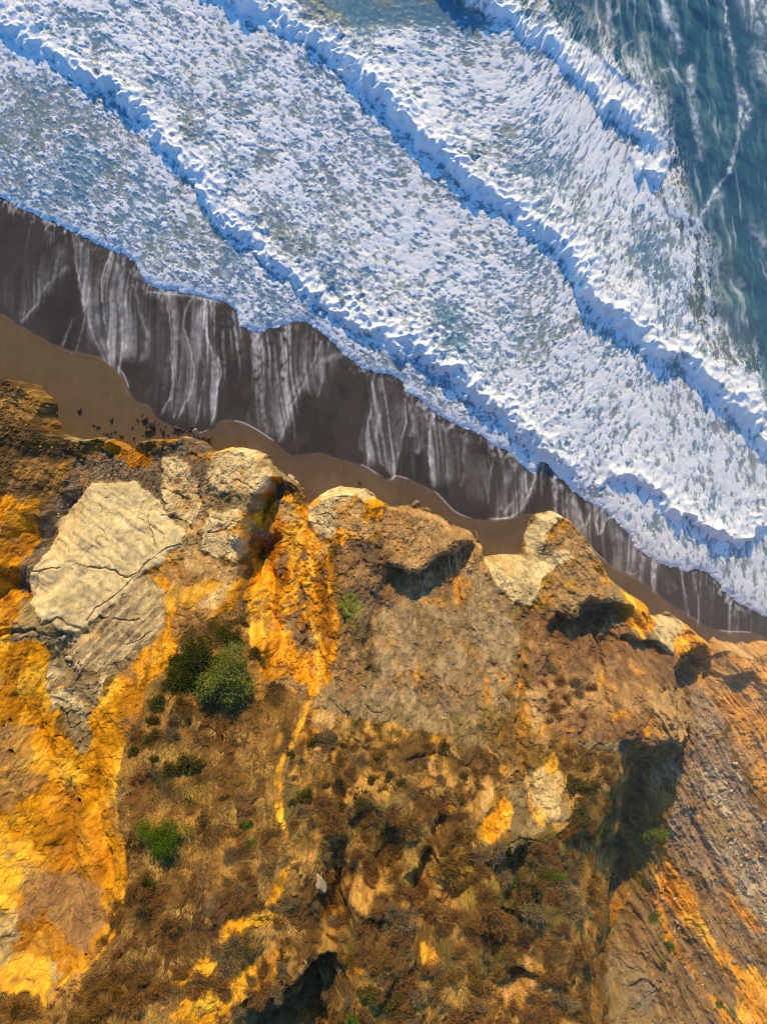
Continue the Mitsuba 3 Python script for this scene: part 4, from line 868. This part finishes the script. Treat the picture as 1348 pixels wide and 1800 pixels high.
MARKS = [(963, 1540, 'the round bright green bush'), (1022, 1385, 'the grey green bush'), (573, 1560, 'the pale boulder by the dark gully'), (400, 1186, 'the silvery tree'), (290, 1468, 'the green bush on the plateau'), (655, 1372, 'the olive shrub in the upper scrub'),
         (776, 1725, 'the low green bush'), (956, 1730, 'the two pale stones'), (815, 1560, 'the small green shrub'), (440, 1470, 'the two green plants'), (330, 1345, 'the wide olive shrub'), (428, 1672, 'the olive shrub between the rims'), (670, 1752, 'the olive pair at the bottom'),
         (870, 1440, 'the yellow patch'), (955, 1390, 'the cream patch'), (260, 1550, 'the olive shrub at the yellow edge'), (900, 1200, 'the vertical crack'), (750, 1670, 'the small yellow scar'), (150, 1720, 'the yellow corner at the bottom left'), (545, 1255, 'the top of the yellow rim'),
         (1298, 1366, 'the biggest pale block'), (1289, 1341, 'the pale block above the biggest'), (1342, 1447, 'the pale block at the right edge'), (1219, 1721, 'the pale stone in the grey gravel'), (1189, 1617, 'the pale stone by the lime tuft'), (1176, 1662, 'the upper lime tuft'),
         (120, 1158, 'the pale block in the rubble'), (134, 1172, 'the grey rubble block'), (170, 850, 'the top corner of the pale slab'), (80, 980, 'the left edge of the pale slab'), (462, 982, 'the lime tuft in the orange gully'), (515, 845, 'the two pale boulders'), (100, 720, 'the dark headland corner'),
         (195, 768, 'the upright dark rock'), (540, 1180, 'the head of the orange gully'), (20, 670, 'the dark headland at the left'), (270, 745, 'the dark rock cluster on the sand'), (346, 762, 'the rounded grey rock at the foot'), (1330, 1560, 'the grey slope at the right edge'), (1230, 1790, 'the bottom of the striped slope'), (1270, 1430, 'the middle of the rubble chute')]
RANK = ['nearest', 'second nearest', 'third nearest', 'fourth nearest', 'fifth nearest', 'sixth nearest', 'seventh nearest', 'eighth nearest', 'ninth nearest', 'tenth nearest'] + [f'{n} nearest' for n in ('eleventh', 'twelfth', 'thirteenth', 'fourteenth', 'fifteenth', 'sixteenth', 'seventeenth', 'eighteenth', 'nineteenth', 'twentieth')]
PENDING = {}


def say_where(key, u, v, text):
    m = min(MARKS, key=lambda q: (q[0] - u) ** 2 + (q[1] - v) ** 2)
    du, dv = u - m[0], v - m[1]
    side = ('left of' if du < 0 else 'right of') if abs(du) > abs(dv) else ('above' if dv < 0 else 'below')
    PENDING.setdefault((text, side, m[2]), []).append((math.hypot(du, dv), key))


def finish_labels():
    for (text, side, mark), found in PENDING.items():
        for k, (_, key) in enumerate(sorted(found)):
            labels[key]['label'] = f'{text} {side} {mark}' if len(found) == 1 else f'{text} {side} {mark}, {RANK[k]}'


TONE_WORDS = {'brown': 'brown dry shrub', 'grey': 'greyish dry shrub', 'rust': 'rusty dry shrub', 'olive': 'olive dry shrub', 'dark': 'dark green low shrub'}
# the big clump on the edge of the plateau: a dark shrub and, in front of it, a silvery tree
def tree(name, u, v, w_px, h_m, tone, label, category, clumps, per, leaf, seed, droop):
    g = seen([u], [v])[0]
    r = w_px / 2 * (H_CAM - g[2] - h_m * 0.5) / F_PX
    st, lv = bush_parts(r, h_m, clumps, per, leaf[0], leaf[1], seed, 0.45, droop, 0.5)
    key = numbered(name)
    tw = T3(g[0], g[1], g[2] - 0.2, 0, 1)
    trunk = tube_mesh([[0, 0, -0.6], [0.1, 0.05, h_m * 0.25], [0.05, 0.15, h_m * 0.6]], 0.22, 0.08, 8)
    scene[key + '__trunk'] = mikit.ply(trunk, 'mat_twig', smooth=True, to_world=tw)
    scene[key + '__branch'] = mikit.ply(st, 'mat_twig', smooth=True, to_world=tw)
    scene[key + '__crown'] = mikit.ply(lv, TONES[tone], to_world=tw)
    labels[key] = {'label': label, 'category': category}


tree('shrub', 350, 1176, 118, 3.0, 'dark', 'broad dark green shrub behind the silvery tree on the plateau edge', 'shrub', 150, 70, (0.34, 0.085), 3, 0.1)
tree('shrub', 400, 1120, 70, 2.0, 'dark', 'low dark shrub on the seaward side of the silvery tree', 'shrub', 60, 50, (0.26, 0.05), 5, 0.1)
tree('tree', 402, 1186, 108, 5.6, 'silver', 'silvery green tree with drooping leaves at the edge of the orange gully', 'tree', 130, 70, (0.55, 0.075), 4, 0.45)
tree('shrub', 290, 1468, 88, 2.6, 'green', 'bright green bush standing alone in the dry grass of the plateau', 'shrub', 80, 60, (0.26, 0.06), 6, 0.2)
for u, v, w, tone, text in ((963, 1540, 46, 'green', 'round bright green bush at the shaded foot of the scrub slope'), (905, 1552, 30, 'green', 'small green bush just left of the round bright green bush'), (1022, 1385, 58, 'olive', 'grey green bush above the shadowed drop beside the yellow patch'),
                            (1012, 1428, 42, 'olive', 'lower grey green bush under the larger one beside the yellow patch'), (1140, 1466, 44, 'lime', 'yellow green bush in the sunlit strip below the shadowed pit'), (438, 1452, 24, 'green', 'small green plant in the grass near the yellow rim'),
                            (440, 1485, 28, 'green', 'green plant just below another one in the dry grass'), (393, 1406, 18, 'olive', 'tiny olive tuft alone in the straw coloured grass'), (1148, 1612, 20, 'lime', 'bright lime tuft below the bare red earth patch'),
                            (1176, 1662, 16, 'lime', 'lime tuft on the orange striped slope, upper one'), (1162, 1695, 18, 'olive', 'olive tuft on the orange striped slope, lower one'), (1265, 1765, 22, 'lime', 'lime tuft low on the right slope by the grey gravel'),
                            (655, 1372, 26, 'olive', 'olive shrub in the upper scrub below the grey slope'), (707, 1375, 22, 'olive', 'olive shrub beside another in the upper scrub'), (656, 1522, 30, 'olive', 'olive shrub beside the dark box gully'), (776, 1725, 26, 'green', 'green bush low in the bottom scrub'),
                            (815, 1560, 24, 'green', 'small green shrub among brown ones on the lower slope'), (462, 982, 20, 'lime', 'lime tuft on the floor of the orange gully'), (428, 1672, 34, 'olive', 'olive shrub between the two yellow rims at the bottom'), (305, 1270, 28, 'brown', 'brown shrub left below the big shrub clump'),
                            (300, 1205, 34, 'olive', 'olive shrub at the left foot of the big clump on the ochre edge'), (278, 1238, 32, 'olive', 'olive shrub left below the big clump'), (322, 1232, 30, 'rust', 'rusty shrub directly below the broad dark shrub'), (312, 1160, 34, 'olive', 'olive shrub at the upper left of the big clump'),
                            (425, 1098, 28, 'olive', 'olive shrub on top of the big clump by the gully rim'), (452, 1150, 30, 'olive', 'olive shrub right of the big clump'), (268, 1270, 34, 'olive', 'olive shrub in the shade at the orange edge of the plateau'), (330, 1345, 50, 'olive', 'wide olive shrub in the middle of the grassy plateau'), (300, 1350, 34, 'olive', 'olive shrub left of the wide one on the plateau'), (260, 1550, 34, 'olive', 'olive shrub near the yellow edge below the bright green bush'),
                            (650, 1745, 40, 'olive', 'olive shrub at the bottom edge, left of two alike'), (690, 1760, 44, 'olive', 'olive shrub at the bottom edge, right of two alike'), (620, 1785, 30, 'lime', 'pale lime tuft at the bottom edge beside the dark hollow')):
    shrub('shrub', u, v, w, tone, text)


def scatter(poly_px, n, gap, seed):
    r = np.random.default_rng(seed)
    p = shapely.Polygon(poly_px).buffer(0)
    x0, y0, x1, y1 = p.bounds
    out = []
    for _ in range(n * 40):
        q = (r.uniform(x0, x1), r.uniform(y0, y1))
        if len(out) < n and p.contains(shapely.Point(q)) and all((q[0] - a) ** 2 + (q[1] - b) ** 2 > gap ** 2 for a, b in out):
            out.append(q)
    return np.array(out)


ZONES = [([(545, 1400), (620, 1420), (700, 1400), (800, 1420), (850, 1480), (1000, 1480), (1030, 1540), (1010, 1680), (1040, 1810), (620, 1810), (600, 1660), (640, 1560), (610, 1460), (560, 1440)], 105, 24, ['brown', 'brown', 'grey', 'rust'], (26, 52),
          'rounded dry brown shrub among many alike on the scrub slope at the bottom', 'dry shrubs of the bottom scrub slope'),
         ([(500, 1330), (560, 1290), (700, 1300), (860, 1320), (840, 1420), (700, 1400), (560, 1440), (510, 1470)], 30, 22, ['brown', 'grey', 'olive', 'rust'], (16, 30), 'small dry shrub on the upper scrub slope below the bare grey rock', 'small dry shrubs of the upper scrub slope'),
         ([(215, 1560), (300, 1600), (330, 1700), (220, 1790), (0, 1800), (0, 1760), (90, 1775), (160, 1715)], 34, 22, ['brown', 'rust', 'brown'], (24, 46), 'brown dry shrub along the bottom left edge of the plateau', 'dry shrubs at the bottom left of the plateau'),
         ([(340, 1700), (470, 1610), (500, 1560), (520, 1640), (490, 1760), (400, 1800), (330, 1800)], 18, 24, ['brown', 'grey'], (22, 40), 'greyish brown shrub between the yellow rims at the bottom', 'shrubs between the yellow rims'),
         ([(985, 1320), (1080, 1320), (1090, 1400), (1000, 1500), (960, 1500), (1000, 1420)], 16, 22, ['brown', 'rust'], (22, 40), 'dark brown shrub on the slope beside the grey green bush', 'shrubs beside the grey green bush'),
         ([(940, 1160), (1040, 1200), (1040, 1280), (960, 1270)], 12, 22, ['brown', 'grey'], (16, 30), 'low brown shrub on the brown rock slope right of the long vertical crack', 'low shrubs right of the vertical crack'),
         ([(230, 1300), (280, 1230), (330, 1250), (290, 1320), (230, 1420)], 12, 18, ['grey', 'brown', 'olive'], (14, 26), 'low shrub on the upper left of the plateau below the dark clump', 'low shrubs below the dark clump'),
         ([(430, 1752), (540, 1730), (600, 1690), (625, 1800), (430, 1800)], 15, 22, ['brown', 'grey', 'rust'], (22, 42), 'dry shrub in the dark hollow at the bottom', 'dry shrubs of the dark hollow'),
         ([(560, 1470), (612, 1480), (622, 1680), (545, 1700), (550, 1600)], 18, 20, ['brown', 'grey', 'rust'], (18, 36), 'dry shrub in the dark gully', 'dry shrubs of the dark gully'),
         ([(1030, 1450), (1060, 1440), (1065, 1800), (1020, 1800)], 16, 22, ['brown', 'rust'], (18, 36), 'dry shrub on the steep edge above the shadowed valley', 'dry shrubs on the edge of the shadowed valley'),
         ([(400, 1500), (480, 1460), (490, 1540), (440, 1600), (380, 1600)], 10, 20, ['grey', 'brown'], (16, 30), 'greyish twiggy shrub in the grass right of the bright green bush', 'twiggy shrubs right of the green bush')]
for poly, n, gap, tones, (s0, s1), text, group in ZONES:
    pts = scatter(poly, n, gap, 60 + n)
    gs = seen(pts[:, 0], pts[:, 1])
    for (u, v), g in zip(pts, gs):
        tone = tones[int(rnd.integers(0, len(tones)))]
        say_where(shrub('dry_shrub', u, v, s0 + (s1 * 1.2 - s0) * rnd.uniform(0, 1) ** 1.6, tone, text, group, None, g), u, v, TONE_WORDS[tone])

# grass blades, lying over a little
gy_, gx_ = np.nonzero(((m_veg > 0.5) | ((m_scrub > 0.5) & (fb(LX, LY, 2.5, 3, 54) > 0.1))) & keep)
pick = rnd.integers(0, len(gx_), 150000)
bx, by = LX[gy_[pick], gx_[pick]] + rnd.uniform(-h, h, len(pick)) / 2, LY[gy_[pick], gx_[pick]] + rnd.uniform(-h, h, len(pick)) / 2
yel = np.array([COL[a, b, 0] for a, b in zip(gy_[pick], gx_[pick])]) < 0.40
tuft = n2(bx, by, 1.1, 50) + 0.6 * n2(bx, by, 3.0, 51) > -0.35
bx, by = bx[yel & tuft], by[yel & tuft]


def blades(bx, by, length, width, col_a, col_b, seed, lean=0.9):
    r = np.random.default_rng(seed)
    n = len(bx)
    ang = 2.2 * fb(bx, by, 3.0, 2, 52) + r.normal(0, 0.5, n) - 1.2
    root = np.stack([bx, by, hsurf(bx, by) - 0.03], 1)
    L = length * r.uniform(0.5, 1.4, n)
    d = np.stack([np.cos(ang) * lean, np.sin(ang) * lean, np.full(n, 0.55)], 1) * L[:, None]
    sd = np.stack([-np.sin(ang), np.cos(ang), 0 * ang], 1) * (width * r.uniform(0.6, 1.3, n))[:, None]
    v = np.stack([root - sd, root + sd, root + d], 1).reshape(-1, 3)
    t = np.clip(0.5 + 0.5 * n2(bx, by, 1.4, 53) + r.normal(0, 0.25, n), 0, 1)[:, None]
    return (v, np.arange(3 * n).reshape(-1, 3)), np.repeat(np.asarray(col_a) * (1 - t) + np.asarray(col_b) * t, 3, axis=0)


m_, c_ = blades(bx, by, 0.7, 0.055, (0.10, 0.06, 0.018), (0.60, 0.365, 0.09), 1)
add('dry_grass', m_, 'mat_earth', color=c_, label='dry straw brown grass covering the plateau between the yellow rims', category='grass', kind='stuff')

# green low growth in patches
gb = []
for px, n, seed in (([(600, 1030), (635, 1045), (630, 1080), (650, 1120), (625, 1130), (600, 1080)], 1500, 1), ([(1120, 1455), (1165, 1440), (1160, 1500), (1135, 1560), (1112, 1570), (1112, 1500)], 2600, 2), ([(275, 1300), (345, 1310), (370, 1380), (330, 1430), (270, 1390)], 2600, 3),
                    ([(820, 1490), (920, 1470), (940, 1600), (880, 1690), (820, 1640)], 2500, 4), ([(1140, 1600), (1165, 1610), (1180, 1680), (1160, 1700)], 900, 5), ([(640, 1240), (740, 1240), (700, 1330), (640, 1310)], 900, 6), ([(700, 1420), (760, 1440), (720, 1500)], 900, 7), ([(1270, 1740), (1290, 1780), (1262, 1780)], 400, 8)):
    p = scatter(px, min(n, 400), 0, 90 + seed)
    g = seen(p[:, 0], p[:, 1])
    r = np.random.default_rng(seed)
    g = np.repeat(g, max(1, n // len(g)), axis=0)
    gb.append(g[:, :2] + r.normal(0, 0.35, (len(g), 2)))
gb = np.vstack(gb)
m_, c_ = blades(gb[:, 0], gb[:, 1], 0.36, 0.045, (0.075, 0.095, 0.012), (0.20, 0.22, 0.02), 2, 0.6)
add('green_growth', m_, 'mat_earth', color=c_, label='patches of low yellow green growth on the slopes', category='ground cover', kind='stuff')


# stones
def stone_mesh(seed, cuts=7, flat=0.75):
    """A broken block: a ball cut by random planes, with an uneven skin."""
    r = np.random.default_rng(seed)
    m = trimesh.creation.icosphere(subdivisions=3)
    v = np.array(m.vertices)
    for _ in range(cuts):
        n = r.normal(0, 1, 3)
        n /= np.linalg.norm(n)
        k = r.uniform(0.45, 0.8)
        d = v @ n - k
        v = v - np.maximum(d, 0)[:, None] * n
    v *= 1 + 0.10 * (meshkit.fbm(v * 2.1 + seed, 3, seed)[:, None] - 0.5)
    v *= [1, r.uniform(0.7, 0.95), flat * r.uniform(0.8, 1.1)]
    return v / np.abs(v[:, :2]).max(), np.array(m.faces)


STONE = {'pale': M('stone_pale', [0.52, 0.42, 0.27]), 'grey': M('stone_grey', [0.27, 0.21, 0.145]), 'dark': M('stone_dark', [0.11, 0.075, 0.05]), 'ochre': M('stone_ochre', [0.46, 0.22, 0.03])}
for t, c in (('pale', (0.52, 0.42, 0.26)), ('grey', (0.27, 0.21, 0.145)), ('dark', (0.11, 0.075, 0.05)), ('ochre', (0.48, 0.22, 0.02))):
    def grain(p, n, uv, c=c):
        return mi.Color3f(*c) * (0.65 + 0.7 * mikit.fbm(p.x * 3, p.y * 3, p.z * 3, 4))
    scene['mat_stone_' + t] = {'type': 'twosided', 'bsdf': {'type': 'diffuse', 'reflectance': mikit.proc(grain)}}
    for k in range(4):
        scene[f'stone_kind_{t}_{k}'] = {'type': 'shapegroup', 'stone': mikit.ply(stone_mesh(200 + k * 3 + len(t)), 'mat_stone_' + t, smooth=25)}


def stone(name, u, v, w_px, tone, label, group=None, g=None, on_sand=False, cat='boulder', squash=1.0):
    if g is None:
        if on_sand:
            x, y = at(u, v, 1.2)
            g = np.array([x, y, float(sand_z(np.array([x]), np.array([y]))[0])])
        else:
            g = seen([u], [v])[0]
    r = w_px / 2 * (H_CAM - g[2]) / F_PX
    key = numbered(name)
    scene[key] = {'type': 'instance', 'to_world': T3(g[0], g[1], g[2] + 0.25 * r, rnd.uniform(0, 360), r, r * rnd.uniform(0.75, 1.0), r * squash), 'shapegroup': {'type': 'ref', 'id': f'stone_kind_{tone}_{int(rnd.integers(0, 4))}'}}
    labels[key] = {'label': label, 'category': cat, **({'group': group} if group else {})}
    return key


for u, v, w, tone, sand, text in ((143, 722, 13, 'dark', 1, 'single dark boulder lying on the sand at the left'), (199, 737, 8, 'dark', 1, 'small dark stone on the sand below the single boulder'), (195, 768, 17, 'dark', 1, 'upright dark rock at the cliff foot under the small stones'),
                                  (256, 738, 16, 'dark', 1, 'first rock of the dark cluster where the backwash ends'), (270, 745, 20, 'dark', 1, 'largest rock of the dark cluster where the backwash ends'), (263, 758, 15, 'dark', 1, 'lowest rock of the dark cluster near the cliff foot'),
                                  (287, 757, 14, 'dark', 1, 'dark rock right of the cluster with foam beside it'), (312, 752, 14, 'dark', 1, 'dark rock with white foam curling round it'), (346, 762, 18, 'grey', 1, 'rounded grey rock ringed with foam at the cliff foot'), (366, 772, 12, 'dark', 1, 'small dark rock right of the rounded grey one'),
                                  (513, 840, 16, 'pale', 1, 'pale boulder at the mouth of the orange gully, upper of two'), (522, 850, 14, 'pale', 1, 'pale boulder at the mouth of the orange gully, lower of two'), (530, 862, 9, 'dark', 1, 'small dark stone by the pale boulders'), (632, 847, 6, 'dark', 1, 'tiny dark stone alone on the sand'),
                                  (730, 886, 17, 'grey', 1, 'flat grey rock on the sand by the brown buttress'), (562, 1552, 42, 'pale', 0, 'large pale boulder at the rim of the dark box gully'), (1298, 1366, 17, 'pale', 0, 'biggest pale block in the rubble of the right slope'), (1289, 1341, 12, 'pale', 0, 'pale block just above the biggest one on the right slope'),
                                  (1342, 1447, 12, 'pale', 0, 'pale block at the right edge of the picture'), (1290, 1692, 13, 'grey', 0, 'grey boulder left of another, low on the right slope'), (1318, 1688, 16, 'grey', 0, 'grey boulder right of another, low on the right slope'), (956, 1727, 13, 'pale', 0, 'upper of two pale stones in the bottom scrub'),
                                  (962, 1740, 15, 'pale', 0, 'lower of two pale stones in the bottom scrub'), (1219, 1721, 13, 'pale', 0, 'pale stone in the grey gravel streak'), (1189, 1617, 10, 'pale', 0, 'pale stone beside the lime tuft'), (1185, 1579, 10, 'pale', 0, 'pale stone right of the bare red earth patch'),
                                  (120, 1158, 15, 'pale', 0, 'pale block in the dark rubble below the large slab'), (134, 1172, 12, 'grey', 0, 'grey block at the lower end of the rubble'), (100, 1140, 11, 'grey', 0, 'grey block at the left of the rubble'), (112, 1122, 12, 'pale', 0, 'pale block at the foot of the large slab'), (1195, 1309, 8, 'pale', 0, 'pale stone on the corner above the shadowed pit')):
    stone('boulder', u, v, w, tone, text, on_sand=bool(sand))
for u, v in scatter([(150, 745), (230, 750), (255, 725), (300, 740), (385, 760), (372, 782), (330, 764), (230, 782), (190, 766)], 34, 5, 77):
    say_where(stone('stone', u, v, rnd.uniform(3, 8), 'dark', 'small dark stone on the sand', 'stones on the sand at the cliff foot', on_sand=True, cat='stone'), u, v, 'small dark stone')
for u, v in scatter([(478, 812), (500, 825), (535, 862), (545, 880), (520, 862), (495, 840)], 14, 5, 78):
    say_where(stone('stone', u, v, rnd.uniform(4, 9), 'grey', 'grey stone at the gully mouth', 'stones at the mouth of the orange gully', cat='stone'), u, v, 'grey stone')
for poly, n, tones, (a, b), text, group in (([(1235, 1340), (1262, 1345), (1300, 1420), (1345, 1520), (1345, 1620), (1300, 1560), (1262, 1430)], 75, ['pale', 'pale', 'grey'], (4, 10), 'pale broken stone in the rubble chute of the right slope', 'stones of the right rubble chute'),
                                            ([(1150, 1560), (1190, 1540), (1260, 1720), (1240, 1800), (1180, 1650)], 50, ['grey', 'ochre', 'pale'], (3, 8), 'small stone on the striped slope at the lower right', 'stones of the striped slope'),
                                            ([(85, 1115), (130, 1120), (150, 1165), (120, 1180), (92, 1160)], 26, ['grey', 'pale', 'dark'], (4, 10), 'broken stone in the dark rubble under the large slab', 'rubble stones under the large slab'),
                                            ([(70, 980), (110, 880), (140, 820), (260, 800), (240, 838), (160, 846), (95, 930)], 60, ['grey', 'dark', 'pale'], (3, 6), 'small stone in the grey gravel gully round the large slab', 'stones of the gravel gully'),
                                            ([(455, 1020), (560, 1000), (570, 1180), (500, 1190), (450, 1100)], 50, ['ochre', 'ochre', 'grey'], (3, 7), 'small ochre stone on the floor of the orange gully', 'stones of the orange gully'),
                                            ([(10, 660), (100, 690), (100, 780), (200, 775), (150, 820), (20, 780)], 50, ['dark', 'grey', 'ochre'], (3, 8), 'small stone on the dark left headland', 'stones of the left headland')):
    pts = scatter(poly, n, 4, 300 + n)
    gs = seen(pts[:, 0], pts[:, 1])
    for (u, v), g in zip(pts, gs):
        tone = tones[int(rnd.integers(0, len(tones)))]
        say_where(stone('stone', u, v, rnd.uniform(a, b), tone, text, group, g, cat='stone'), u, v, f'small {tone} stone')
finish_labels()
